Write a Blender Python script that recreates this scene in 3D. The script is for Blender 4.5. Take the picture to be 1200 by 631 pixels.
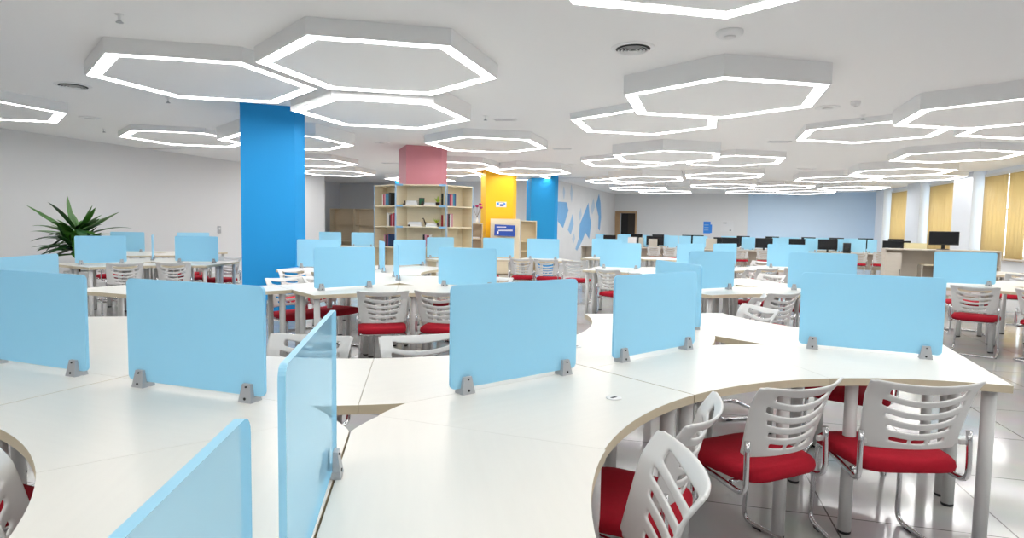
import bpy, bmesh, math, random
from mathutils import Vector, Matrix
random.seed(7)
PI = math.pi
R = math.radians
for o in list(bpy.data.objects):
    bpy.data.objects.remove(o)
SC = bpy.context.scene
COL = SC.collection

# ------------------------------------------------------------------ camera, world, exposure
PITCH, ROLL, FPX, CAMZ = R(3.914), R(0.922), 712.0, 1.391
cam_d = bpy.data.cameras.new('camera')
cam_d.sensor_width = 36.0
cam_d.lens = FPX / 1200 * 36.0
cam_d.clip_start = 0.05
cam = bpy.data.objects.new('camera', cam_d)
COL.objects.link(cam)
fw = Vector((0, math.cos(PITCH), -math.sin(PITCH)))
rt = Vector((1, 0, 0))
up = Vector((0, math.sin(PITCH), math.cos(PITCH)))
r2 = math.cos(ROLL) * rt + math.sin(ROLL) * up
u2 = -math.sin(ROLL) * rt + math.cos(ROLL) * up
M = Matrix((r2, u2, -fw)).transposed().to_4x4()
M.translation = Vector((0, 0, CAMZ))
cam.matrix_world = M
SC.camera = cam

W = bpy.data.worlds.new('world')
SC.world = W
W.use_nodes = True
W.node_tree.nodes['Background'].inputs[0].default_value = (0.86, 0.93, 1.0, 1)
W.node_tree.nodes['Background'].inputs[1].default_value = 5.0
SC.view_settings.view_transform = 'Standard'
SC.view_settings.look = 'None'
SC.view_settings.gamma = 1.0
SC.view_settings.use_curve_mapping = False
SC.view_settings.exposure = 0.0
SC.cycles.max_bounces = 10
SC.cycles.diffuse_bounces = 8
SC.cycles.transparent_max_bounces = 24
SC.cycles.sample_clamp_indirect = 6.0
LAMP = 14.6            # radiance of the hexagonal lamps' diffusers
CEIL = 3.15


# ------------------------------------------------------------------ materials
def mat(name, rgb, rough=0.5, metal=0.0, spec=0.5, noise=None, bump=None, emit=None, coat=0.0):
    m = bpy.data.materials.new(name)
    m.use_nodes = True
    nt = m.node_tree
    b = nt.nodes['Principled BSDF']
    b.inputs['Base Color'].default_value = (*rgb, 1)
    b.inputs['Roughness'].default_value = rough
    b.inputs['Metallic'].default_value = metal
    b.inputs['Specular IOR Level'].default_value = spec
    b.inputs['Coat Weight'].default_value = coat
    if noise:
        scale, amt, stretch = noise
        tc = nt.nodes.new('ShaderNodeTexCoord')
        mp = nt.nodes.new('ShaderNodeMapping')
        mp.inputs['Scale'].default_value = stretch
        nz = nt.nodes.new('ShaderNodeTexNoise')
        nz.inputs['Scale'].default_value = scale
        nz.inputs['Detail'].default_value = 4
        mx = nt.nodes.new('ShaderNodeMix')
        mx.data_type = 'RGBA'
        mx.inputs[6].default_value = (*[c * (1 - amt) for c in rgb], 1)
        mx.inputs[7].default_value = (*[min(1, c * (1 + amt)) for c in rgb], 1)
        nt.links.new(tc.outputs['Object'], mp.inputs[0])
        nt.links.new(mp.outputs[0], nz.inputs[0])
        nt.links.new(nz.outputs[0], mx.inputs[0])
        nt.links.new(mx.outputs[2], b.inputs['Base Color'])
        if bump:
            bp = nt.nodes.new('ShaderNodeBump')
            bp.inputs['Strength'].default_value = bump
            bp.inputs['Distance'].default_value = 0.004
            nt.links.new(nz.outputs[0], bp.inputs['Height'])
            nt.links.new(bp.outputs[0], b.inputs['Normal'])
    if emit:
        b.inputs['Emission Color'].default_value = (*rgb, 1)
        b.inputs['Emission Strength'].default_value = emit
    return m


def acrylic(name, rgb, transl, clear, tint):
    """frosted plastic: diffuse and translucent body, glossy skin, part of the light passing straight through"""
    m = bpy.data.materials.new(name)
    m.use_nodes = True
    nt = m.node_tree
    nt.nodes.clear()
    N = nt.nodes.new
    out = N('ShaderNodeOutputMaterial')
    p = N('ShaderNodeBsdfPrincipled')
    p.inputs['Base Color'].default_value = (*rgb, 1)
    p.inputs['Roughness'].default_value = 0.32
    t = N('ShaderNodeBsdfTranslucent')
    t.inputs[0].default_value = (*rgb, 1)
    mx = N('ShaderNodeMixShader')
    mx.inputs[0].default_value = transl
    nt.links.new(p.outputs[0], mx.inputs[1])
    nt.links.new(t.outputs[0], mx.inputs[2])
    last = mx
    if clear:
        tr = N('ShaderNodeBsdfTransparent')
        tr.inputs[0].default_value = (*tint, 1)
        m2 = N('ShaderNodeMixShader')
        m2.inputs[0].default_value = clear
        nt.links.new(mx.outputs[0], m2.inputs[1])
        nt.links.new(tr.outputs[0], m2.inputs[2])
        last = m2
    nt.links.new(last.outputs[0], out.inputs[0])
    return m


def floor_mat():
    m = mat('polished_grey_tile', (0.50, 0.495, 0.49), 0.10, spec=0.6)
    nt = m.node_tree
    b = nt.nodes['Principled BSDF']
    tc = nt.nodes.new('ShaderNodeTexCoord')
    mp = nt.nodes.new('ShaderNodeMapping')
    mp.inputs['Rotation'].default_value = (0, 0, R(-75.5))
    br = nt.nodes.new('ShaderNodeTexBrick')
    br.offset = 0.0
    br.inputs['Scale'].default_value = 1.0
    br.inputs['Brick Width'].default_value = 0.8
    br.inputs['Row Height'].default_value = 0.8
    br.inputs['Mortar Size'].default_value = 0.004
    br.inputs['Color1'].default_value = (0.53, 0.525, 0.52, 1)
    br.inputs['Color2'].default_value = (0.50, 0.495, 0.49, 1)
    br.inputs['Mortar'].default_value = (0.14, 0.135, 0.13, 1)
    nz = nt.nodes.new('ShaderNodeTexNoise')
    nz.inputs['Scale'].default_value = 3.0
    nz.inputs['Detail'].default_value = 6
    mx = nt.nodes.new('ShaderNodeMix')
    mx.data_type = 'RGBA'
    mx.blend_type = 'MULTIPLY'
    mx.inputs[0].default_value = 0.25
    nt.links.new(tc.outputs['Object'], mp.inputs[0])
    nt.links.new(mp.outputs[0], br.inputs[0])
    nt.links.new(tc.outputs['Object'], nz.inputs[0])
    nt.links.new(br.outputs[0], mx.inputs[6])
    nt.links.new(nz.outputs[1], mx.inputs[7])
    nt.links.new(mx.outputs[2], b.inputs['Base Color'])
    return m


MT = dict(
    floor=floor_mat(),
    ceiling=mat('white_ceiling_paint', (0.91, 0.905, 0.90), 0.9),
    wall=mat('pale_grey_wall_paint', (0.76, 0.765, 0.775), 0.8),
    wallwhite=mat('white_wall_paint', (0.78, 0.80, 0.84), 0.7),
    wallblue=mat('sky_blue_wall_paint', (0.60, 0.76, 0.94), 0.6),
    pillar=mat('white_pillar_bluish_lit', (0.70, 0.74, 0.80), 0.7),  # bluish tint of the light put into the white pillars' colour
    marble=mat('pale_mottled_wall', (0.78, 0.785, 0.80), 0.6, noise=(1.6, 0.06, (1, 1, 1))),
    mural1=mat('mural_blue', (0.17, 0.42, 0.74), 0.6),
    mural2=mat('mural_light_blue', (0.30, 0.53, 0.78), 0.6),
    mural3=mat('mural_faint_blue', (0.52, 0.64, 0.77), 0.6),
    top=mat('cream_laminate', (0.75, 0.725, 0.665), 0.32, noise=(3.0, 0.03, (1, 12, 1)), spec=0.5),
    edge=mat('beige_edge_band', (0.62, 0.54, 0.39), 0.5),
    legwhite=mat('white_powder_coat', (0.68, 0.68, 0.67), 0.35),
    black=mat('black_plastic', (0.012, 0.012, 0.014), 0.4),
    screen=mat('black_screen', (0.006, 0.007, 0.009), 0.25),
    red=mat('red_fabric', (0.38, 0.008, 0.022), 0.85, noise=(60, 0.12, (1, 1, 1)), bump=0.3, spec=0.2),
    chairwhite=mat('white_chair_plastic', (0.70, 0.695, 0.68), 0.35),
    chrome=mat('chrome_tube', (0.72, 0.72, 0.73), 0.14, metal=1.0),
    clamp=mat('grey_cast_metal', (0.46, 0.47, 0.49), 0.45, metal=0.25),
    frost=acrylic('frosted_blue_acrylic', (0.50, 0.83, 0.985), 0.45, 0.0, (1, 1, 1)),
    clear=acrylic('clear_blue_acrylic', (0.38, 0.72, 0.92), 0.40, 0.66, (0.84, 0.95, 1.0)),
    rim=acrylic('acrylic_cut_edge', (0.42, 0.76, 0.95), 0.45, 0.0, (1, 1, 1)),
    colblue=mat('strong_blue_paint', (0.016, 0.29, 0.66), 0.55, spec=0.25),
    colpink=mat('dusty_pink_paint', (0.63, 0.24, 0.29), 0.5),
    colyellow=mat('golden_yellow_paint', (0.90, 0.50, 0.006), 0.5),
    fixture=mat('white_fixture_paint', (0.88, 0.88, 0.88), 0.6),
    lamp=mat('glowing_diffuser', (1.0, 0.995, 0.98), 0.5, emit=LAMP),
    wood=mat('pale_birch_board', (0.76, 0.67, 0.49), 0.5, noise=(2.5, 0.07, (1, 1, 9))),
    brownwood=mat('tan_shelf_board', (0.64, 0.54, 0.39), 0.55, noise=(2.5, 0.08, (1, 1, 9))),
    greywood=mat('greige_board', (0.60, 0.54, 0.46), 0.5, noise=(2.5, 0.06, (1, 1, 9))),
    bluetrim=mat('blue_connector', (0.24, 0.46, 0.70), 0.4),
    blind=acrylic('ochre_blind_fabric', (0.74, 0.60, 0.36), 0.6, 0.0, (1, 1, 1)),
    leaf=mat('glossy_green_leaf', (0.06, 0.20, 0.025), 0.35, noise=(6, 0.5, (1, 1, 1))),
    leafdark=mat('dark_green_leaf', (0.022, 0.09, 0.022), 0.4),
    leaflime=mat('lime_leaf', (0.45, 0.60, 0.03), 0.5),
    stem=mat('brown_stem', (0.16, 0.10, 0.05), 0.8),
    soil=mat('dark_soil', (0.03, 0.02, 0.015), 0.95),
    pot=mat('white_ceramic', (0.75, 0.75, 0.74), 0.25),
    alu=mat('white_aluminium', (0.74, 0.75, 0.76), 0.4),
    doorwood=mat('light_brown_door_wood', (0.45, 0.29, 0.16), 0.5),
    dark=mat('doorway_shade_black', (0.012, 0.010, 0.010), 0.7),
    darkbrown=mat('dark_brown_door', (0.035, 0.022, 0.016), 0.5),
    poster=mat('poster_blue', (0.03, 0.25, 0.80), 0.4),
    navy=mat('display_navy', (0.01, 0.06, 0.35), 0.35),
    paper=mat('white_paper', (0.78, 0.78, 0.78), 0.6),
    greytext=mat('grey_print', (0.30, 0.31, 0.33), 0.6),
    carton=mat('cream_carton', (0.80, 0.72, 0.42), 0.6),
    beigebox=mat('beige_box', (0.52, 0.50, 0.43), 0.6),
    slot=mat('dark_vent_gap', (0.06, 0.06, 0.06), 0.8),
    b1=mat('book_red', (0.38, 0.02, 0.04), 0.5), b2=mat('book_navy', (0.03, 0.07, 0.20), 0.5),
    b3=mat('book_teal', (0.03, 0.22, 0.33), 0.5), b4=mat('book_white', (0.72, 0.70, 0.66), 0.5),
    b5=mat('book_black', (0.02, 0.02, 0.022), 0.5), b6=mat('book_pink', (0.55, 0.25, 0.30), 0.5),
    bronze=mat('dark_bronze', (0.05, 0.03, 0.022), 0.4, metal=0.4),
    green=mat('green_cover', (0.02, 0.12, 0.05), 0.5),
    magenta=mat('magenta_petal', (0.40, 0.03, 0.12), 0.6),
)


# glass of the windows
def glass_mat():
    m = bpy.data.materials.new('window_glass')
    m.use_nodes = True
    nt = m.node_tree
    nt.nodes.clear()
    o = nt.nodes.new('ShaderNodeOutputMaterial')
    t = nt.nodes.new('ShaderNodeBsdfTransparent')
    t.inputs[0].default_value = (0.93, 0.97, 0.98, 1)
    g = nt.nodes.new('ShaderNodeBsdfGlossy')
    g.inputs['Roughness'].default_value = 0.02
    mx = nt.nodes.new('ShaderNodeMixShader')
    mx.inputs[0].default_value = 0.06
    nt.links.new(t.outputs[0], mx.inputs[1])
    nt.links.new(g.outputs[0], mx.inputs[2])
    nt.links.new(mx.outputs[0], o.inputs[0])
    return m


MT['glass'] = glass_mat()


# ------------------------------------------------------------------ mesh helpers
class MB:
    """collects geometry for ONE mesh object; each piece carries a material slot"""

    def __init__(self):
        self.bm = bmesh.new()
        self.mats = []

    def slot(self, m):
        if m not in self.mats:
            self.mats.append(m)
        return self.mats.index(m)

    def _fin(self, faces, m, smooth=False):
        i = self.slot(m)
        for f in faces:
            f.material_index = i
            f.smooth = smooth

    def box(self, c, s, m, rz=0.0, bevel=0.0, ry=0.0, rx=0.0):
        r = bmesh.ops.create_cube(self.bm, size=1.0)
        vs = r['verts']
        T = Matrix.Translation(c) @ Matrix.Rotation(rz, 4, 'Z') @ Matrix.Rotation(ry, 4, 'Y') @ Matrix.Rotation(rx, 4, 'X') @ Matrix.Diagonal((*s, 1))
        bmesh.ops.transform(self.bm, matrix=T, verts=vs)
        fs = {f for v in vs for f in v.link_faces}
        self._fin(fs, m)
        if bevel:
            es = {e for v in vs for e in v.link_edges}
            rb = bmesh.ops.bevel(self.bm, geom=list(es), offset=bevel, segments=2, profile=0.5, affect='EDGES')
            self._fin(rb['faces'], m, True)
        return self

    def prism(self, pts, z0, z1, m, mside=None, bevel=0.0, xf=None):
        """polygon in xy pulled from z0 to z1"""
        bm = self.bm
        xf = xf or Matrix.Identity(4)
        a = [bm.verts.new(xf @ Vector((x, y, z0))) for x, y in pts]
        b = [bm.verts.new(xf @ Vector((x, y, z1))) for x, y in pts]
        n = len(pts)
        caps = [bm.faces.new(b), bm.faces.new(a[::-1])]
        side = [bm.faces.new((a[i], a[(i + 1) % n], b[(i + 1) % n], b[i])) for i in range(n)]
        self._fin(caps, m)
        self._fin(side, mside or m)
        if bevel:
            es = [e for e in caps[0].edges]
            rb = bmesh.ops.bevel(bm, geom=es, offset=bevel, segments=2, affect='EDGES')
            self._fin(rb['faces'], m, True)
        return self

    def tube(self, pts, rad, m, n=10, closed=False, caps=True):
        bm = self.bm
        P = [Vector(p) for p in pts]
        k = len(P)
        rings = []
        nrm = None
        for i in range(k):
            if closed:
                t = (P[(i + 1) % k] - P[i - 1]).normalized()
            else:
                t = (P[min(i + 1, k - 1)] - P[max(i - 1, 0)]).normalized()
            if nrm is None:
                nrm = t.orthogonal().normalized()
            else:
                nrm = (nrm - t * nrm.dot(t)).normalized()
            bn = t.cross(nrm)
            rr = rad[i] if isinstance(rad, (list, tuple)) else rad
            rings.append([bm.verts.new(P[i] + rr * (math.cos(2 * PI * j / n) * nrm + math.sin(2 * PI * j / n) * bn)) for j in range(n)])
        fs = []
        for i in range(k if closed else k - 1):
            A, B = rings[i], rings[(i + 1) % k]
            for j in range(n):
                fs.append(bm.faces.new((A[j], A[(j + 1) % n], B[(j + 1) % n], B[j])))
        self._fin(fs, m, True)
        if caps and not closed:
            self._fin([bm.faces.new(rings[0][::-1]), bm.faces.new(rings[-1])], m)
        return self

    def lathe(self, prof, c, m, n=24):
        bm = self.bm
        rings = []
        for r, z in prof:
            rings.append([bm.verts.new((c[0] + r * math.cos(2 * PI * j / n), c[1] + r * math.sin(2 * PI * j / n), c[2] + z)) for j in range(n)])
        fs = []
        for A, B in zip(rings, rings[1:]):
            for j in range(n):
                fs.append(bm.faces.new((A[j], A[(j + 1) % n], B[(j + 1) % n], B[j])))
        self._fin(fs, m, True)
        self._fin([bm.faces.new(rings[0][::-1]), bm.faces.new(rings[-1])], m)
        return self

    def mesh(self, name):
        bmesh.ops.recalc_face_normals(self.bm, faces=self.bm.faces[:])
        me = bpy.data.meshes.new(name)
        self.bm.to_mesh(me)
        self.bm.free()
        for m in self.mats:
            me.materials.append(m)
        return me

    def build(self, name, parent=None):
        return link(name, self.mesh(name), parent)


def link(name, me, parent=None):
    o = bpy.data.objects.new(name, me)
    COL.objects.link(o)
    if parent is not None:
        o.parent = parent
    return o


def tag(o, label, cat, group=None, kind=None):
    if label:
        o['label'] = label
    if cat:
        o['category'] = cat
    if group:
        o['group'] = group
    if kind:
        o['kind'] = kind
    return o


def empty(name, loc, rz=0.0):
    o = bpy.data.objects.new(name, None)
    o.empty_display_size = 0.1
    COL.objects.link(o)
    o.location = loc
    o.rotation_euler = (0, 0, rz)
    return o


def kids(o):
    return list(o.children)


def copy_tree(o, parent=None):
    ch = kids(o)
    c = o.copy()
    COL.objects.link(c)
    if parent is not None:
        c.parent = parent
    for k in ch:
        copy_tree(k, c)
    return c


def baked(me, mods):
    """mesh with modifiers applied"""
    o = bpy.data.objects.new('temporary', me)
    COL.objects.link(o)
    for typ, kw in mods:
        md = o.modifiers.new(typ, typ)
        for k, v in kw.items():
            setattr(md, k, v)
    dg = bpy.context.evaluated_depsgraph_get()
    dg.update()
    out = bpy.data.meshes.new_from_object(o.evaluated_get(dg))
    bpy.data.objects.remove(o)
    return out


def fillet(pts, rad, seg=5):
    """round the inner corners of a polyline"""
    P = [Vector(p) for p in pts]
    out = [P[0]]
    for i in range(1, len(P) - 1):
        a, b, c = P[i - 1], P[i], P[i + 1]
        d1, d2 = (a - b), (c - b)
        r = min(rad, d1.length * 0.49, d2.length * 0.49)
        p, q = b + d1.normalized() * r, b + d2.normalized() * r
        for k in range(seg + 1):
            t = k / seg
            out.append((1 - t) ** 2 * p + 2 * t * (1 - t) * b + t * t * q)
    out.append(P[-1])
    return out


def struct(name, mb):
    o = mb.build(name)
    o['kind'] = 'structure'
    return o


def d2(a):
    return Vector((math.cos(R(a)), math.sin(R(a))))


# ------------------------------------------------------------------ room shell
CORNER_FR = (15.47, 26.02)      # far wall meets window wall
CORNER_FL = (5.15, 30.93)       # far wall meets mural wall
MUR_END = (1.60, 22.40)         # mural wall meets recess wall
LW_END = (-6.60, 21.40)
LW0 = (-9.92, 11.87)
REC1 = (-8.6, 22.2)
REC2 = (-7.4, 26.05)
LWB = (-9.92 - 0.348 * 18.9, -7.0)
RWB = (12.61 - 0.2625 * 22.2, -7.0)
poly = [LWB, RWB, CORNER_FR, CORNER_FL, MUR_END, REC2, REC1, LW_END]


def wall(name, a, b, m, z0=0.0, z1=CEIL, th=0.2, openings=()):
    """wall whose inner face runs a->b, thickened to the right of a->b; openings are (s0, s1, z0, z1) along it"""
    a, b = Vector(a), Vector(b)
    d = (b - a)
    L = d.length
    d.normalize()
    ang = math.atan2(d.y, d.x)
    mb = MB()
    xf = Matrix.Translation((a.x, a.y, 0)) @ Matrix.Rotation(ang, 4, 'Z')

    def blk(s0, s1, za, zb):
        if s1 - s0 < 1e-4 or zb - za < 1e-4:
            return
        mb.prism([(s0, -th), (s1, -th), (s1, 0), (s0, 0)], za, zb, m, xf=xf)
    s = 0.0
    for s0, s1, za, zb in sorted(openings):
        blk(s, s0, z0, z1)
        blk(s0, s1, z0, za)
        blk(s0, s1, zb, z1)
        s = s1
    blk(s, L, z0, z1)
    return struct(name, mb), xf, L


mb = MB()
mb.prism(poly, -0.15, 0.0, MT['floor'])
struct('floor', mb)
mb = MB()
mb.prism(poly, CEIL, CEIL + 0.2, MT['ceiling'])
struct('ceiling', mb)

# window wall: windows at these stretches (s measured from its near end RWB)
RW_D = (Vector(CORNER_FR) - Vector(RWB)).normalized()
RW_L = (Vector(CORNER_FR) - Vector(RWB)).length


def rw_s(y):
    return (y + 7.0) / RW_D.y


wins = [(rw_s(11.6), rw_s(16.88)), (rw_s(18.28), rw_s(20.47)), (rw_s(21.8), rw_s(24.0))]
# travel from far corner to near corner so that the thickness falls outside: wall() thickens to the right of a->b
_, RXF, _ = wall('wall_right', RWB, CORNER_FR, MT['wallwhite'], th=0.25, openings=[(a, b, 0.80, 2.98) for a, b in wins])
# the door opening in the far wall
fd = (Vector(CORNER_FL) - Vector(CORNER_FR))
FW_L = fd.length
fd.normalize()


def fw_s(px_x, px_y):
    return (Vector((px_x, px_y)) - Vector(CORNER_FR)).dot(fd)


DOOR = (FW_L - 1.08, FW_L - 0.30)
_, FXF, _ = wall('wall_far', CORNER_FR, CORNER_FL, MT['wall'], openings=[(DOOR[0], DOOR[1], 0.0, 2.2)])
_, MXF, MUR_L = wall('wall_mural', CORNER_FL, MUR_END, MT['marble'])
_, BXF, _ = wall('wall_back', MUR_END, REC2, MT['wall'])
wall('wall_recess', REC2, REC1, MT['wall'])
wall('wall_stub', REC1, LW_END, MT['wall'])
_, LXF, LW_L = wall('wall_left', LW_END, LWB, MT['wall'])
wall('wall_rear', LWB, RWB, MT['wall'])

# light-blue painted stretch of the far wall
mb = MB()
mb.prism([(0.0, 0.0), (5.1, 0.0), (5.1, 0.012), (0.0, 0.012)], 0.0, CEIL, MT['wallblue'], xf=FXF)
struct('wall_far_blue', mb)

# windows, blinds and pillars of the right wall
for i, (a, b) in enumerate(wins):
    wn = empty('window_%d' % (i + 1), (0, 0, 0))
    wn.matrix_world = RXF
    wn['kind'] = 'structure'
    f = MB()
    z0, z1, t = 0.80, 2.98, 0.05
    for (x0, x1, za, zb) in ((a, a + t, z0, z1), (b - t, b, z0, z1), (a, b, z0, z0 + t), (a, b, z1 - t, z1), ((a + b) / 2 - t / 2, (a + b) / 2 + t / 2, z0, z1), (a, b, 2.05, 2.05 + t)):
        f.box(((x0 + x1) / 2, -0.17, (za + zb) / 2), (x1 - x0, 0.06, zb - za), MT['alu'])
    f.build('window_frame', wn)
    g = MB()
    g.box(((a + b) / 2, -0.17, (z0 + z1) / 2), (b - a - 0.1, 0.008, z1 - z0 - 0.1), MT['glass'])
    g.build('pane', wn)
    s = MB()
    s.box(((a + b) / 2, 0.03, 0.78), (b - a, 0.30, 0.04), MT['greywood'])
    s.build('window_sill', wn)

# pillars that stand out of the window wall
for i, (ya, yb) in enumerate([(16.95, 18.1), (20.55, 21.7), (24.1, 25.0)]):
    mb = MB()
    a, b = rw_s(ya), rw_s(yb)
    mb.prism([(a, 0.0), (b, 0.0), (b, 0.32), (a, 0.32)], 0.0, CEIL, MT['pillar'], xf=RXF)
    struct('trim_%d' % (i + 1), mb)


def blind_set(i, a, b, gaps, label):
    """vertical-strip blind hanging in front of a window"""
    root = empty('window_blind', (0, 0, 0))
    root.matrix_world = RXF
    tag(root, label, 'blind', 'ochre blinds along the window wall')
    h = MB()
    h.box(((a + b) / 2, 0.075, 3.005), (b - a + 0.06, 0.07, 0.07), MT['alu'])
    h.build('head_rail', root)
    c = MB()
    n = int((b - a) / 0.045)
    bm = c.bm
    prev = None
    fs = []
    for k in range(n + 1):
        x = a + (b - a) * k / n
        gap = any(g0 < (k + .5) / n < g1 for g0, g1 in gaps)
        y = 0.075 + 0.026 * math.sin(k * 1.57) + 0.010 * math.sin(k * 0.6)
        cur = (bm.verts.new((x, y, 0.74)), bm.verts.new((x, y, 2.97)))
        if prev is not None:
            fs.append(bm.faces.new((prev[0], cur[0], cur[1], prev[1])))
        prev = None if gap else cur
    c._fin(fs, MT['blind'], True)
    o = c.build('blind_fabric', root)
    sol = o.modifiers.new('thickness', 'SOLIDIFY')
    sol.thickness = 0.003


blind_set(0, wins[0][0] + 0.05, wins[0][1] - 0.10, [(0.60, 0.615), (0.775, 0.79), (0.35, 0.36)], 'wide ochre blind with bright slits on the window nearest the camera')
blind_set(1, wins[1][0] + 0.07, wins[1][1] - 0.09, [(0.0, 0.02)], 'ochre blind on the middle window between two white pillars')
blind_set(2, wins[2][0] + 0.10, wins[2][1] - 0.06, [(0.14, 0.18)], 'ochre blind on the farthest window beside the blue wall')

# door in the far wall
dr = empty('door_1', (0, 0, 0))
dr.matrix_world = FXF
dr['kind'] = 'structure'
f = MB()
a, b = DOOR
for x0, x1, za, zb in ((a - 0.07, a, 0, 2.27), (b, b + 0.24, 0, 2.27), (a - 0.07, b + 0.24, 2.2, 2.29)):
    f.box(((x0 + x1) / 2, 0.0, (za + zb) / 2), (x1 - x0, 0.12, zb - za), MT['doorwood'])
f.build('door_frame', dr)
p = MB()
p.box(((a + b) / 2, -0.28, 1.15), (b - a + 0.6, 0.04, 2.4), MT['dark'])  # near-black sheet standing in for the shade inside the doorway
p.build('doorway_shade_sheet', dr)
p = MB()
p.box((a + 0.20, -0.10, 1.1), (0.38, 0.04, 2.18), MT['darkbrown'])
p.build('door_leaf', dr)

# mural: flat shards painted on the mural wall (s from the far corner)
shards = [
    (1, [(9.12, 2.37), (8.07, 2.39), (7.78, 2.09), (8.42, 1.4), (9.07, 1.65)]),
    (2, [(7.24, 1.97), (7.06, 1.55), (7.41, 1.14), (7.81, 1.33)]),
    (1, [(4.95, 2.5), (4.68, 1.92), (4.41, 1.66), (4.68, 0.95), (5.31, 1.22), (5.85, 0.82), (6.25, 1.05), (6.19, 1.56)]),
    (2, [(6.25, 1.02), (5.85, 0.82), (6.5, 0.49), (6.75, 0.56)]),
    (1, [(3.2, 2.98), (2.87, 2.59), (2.72, 1.91), (2.91, 1.31), (3.17, 1.4), (3.15, 1.96), (3.68, 2.49)]),
    (3, [(4.13, 2.74), (3.86, 2.37), (4.29, 2.02), (4.53, 2.28)]),
    (3, [(7.51, 3.1), (7.3, 2.82), (7.4, 2.42), (7.6, 2.75)]),
    (3, [(6.11, 2.23), (5.95, 1.95), (6.17, 1.72), (6.34, 1.94)]),
    (3, [(8.45, 2.96), (8.3, 2.77), (8.41, 2.5), (8.53, 2.75)]),
    (3, [(6.99, 1.19), (6.84, 1.0), (7.05, 0.79), (7.21, 0.98)]),
]
mb = MB()
for k, (c, pts) in enumerate(shards):
    zoff = 0.003 + 0.0012 * k
    bm = mb.bm
    A = [bm.verts.new(MXF @ Vector((s, 0.0, z))) for s, z in pts]
    B = [bm.verts.new(MXF @ Vector((s, zoff, z))) for s, z in pts]
    n = len(pts)
    mb._fin([bm.faces.new(A), bm.faces.new(B[::-1])] + [bm.faces.new((A[i], B[i], B[(i + 1) % n], A[(i + 1) % n])) for i in range(n)], MT['mural%d' % c])
o = mb.build('wall_mural_painting')
tag(o, 'mural of blue jagged shards painted on the pale wall beside the far blue column', 'mural')


# columns: square with chamfered corners
def column(name, x0, y0, w, rot, m, ch=0.13):
    """square column; (x0, y0) is its front left corner, rot turns it about that corner"""
    pts = [(0, 0), (w - ch, 0), (w, ch), (w, w), (0, w)]
    mb = MB()
    xf = Matrix.Translation((x0, y0, 0)) @ Matrix.Rotation(R(rot), 4, 'Z')
    mb.prism(pts, 0.0, CEIL, m, xf=xf)
    return struct(name, mb)


column('column_blue_tall', -4.01, 9.0, 0.90, 20, MT['colblue'], 0.15)
column('column_pink', -2.34, 13.35, 0.95, 20, MT['colpink'], 0.16)
column('column_yellow', -0.82, 18.40, 0.97, 12, MT['colyellow'], 0.14)
column('column_blue_far', 0.60, 20.45, 0.95, 8, MT['colblue'], 0.14)
column('column_blue_small', -4.25, 22.0, 0.75, 8, MT['colblue'], 0.14)


# ------------------------------------------------------------------ hexagonal ceiling lamps
HR = 1.22


def hex_pts(r, a0=12):
    return [(r * math.cos(R(a0 + 60 * k)), r * math.sin(R(a0 + 60 * k))) for k in range(6)]


def make_hex(zb, label, c):
    root = empty('hexagonal_ceiling_light', (c[0], c[1], zb))
    tag(root, label, 'ceiling light', 'hexagonal ceiling lights')
    h = CEIL - zb
    # housing: skirt with inner rim
    o_, i_ = hex_pts(HR + 0.02), hex_pts(HR)
    mb = MB()
    bm = mb.bm
    rings = [[bm.verts.new((x, y, z)) for x, y in pts] for pts, z in ((o_, h), (o_, 0.0), (i_, 0.0), (i_, 0.03))]
    fs = []
    for A, B in zip(rings, rings[1:]):
        for k in range(6):
            fs.append(bm.faces.new((A[k], A[(k + 1) % 6], B[(k + 1) % 6], B[k])))
    fs.append(bm.faces.new(rings[0]))
    fs.append(bm.faces.new(rings[3][::-1]))
    mb._fin(fs, MT['fixture'])
    mb.build('housing', root)
    # glowing ring
    a, b = hex_pts(HR - 0.005), hex_pts(HR - 0.138)
    mb = MB()
    bm = mb.bm
    lo = [[bm.verts.new((x, y, z)) for x, y in pts] for pts, z in ((a, 0.003), (b, 0.003), (b, 0.028), (a, 0.028))]
    fs = []
    for q in range(4):
        A, B = lo[q], lo[(q + 1) % 4]
        for k in range(6):
            fs.append(bm.faces.new((A[k], A[(k + 1) % 6], B[(k + 1) % 6], B[k])))
    mb._fin(fs, MT['lamp'])
    mb.build('light_diffuser', root)
    # plain centre panel
    mb = MB()
    mb.prism(hex_pts(HR - 0.143), 0.006, 0.028, MT['fixture'])
    mb.build('centre_panel', root)
    return root


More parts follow.
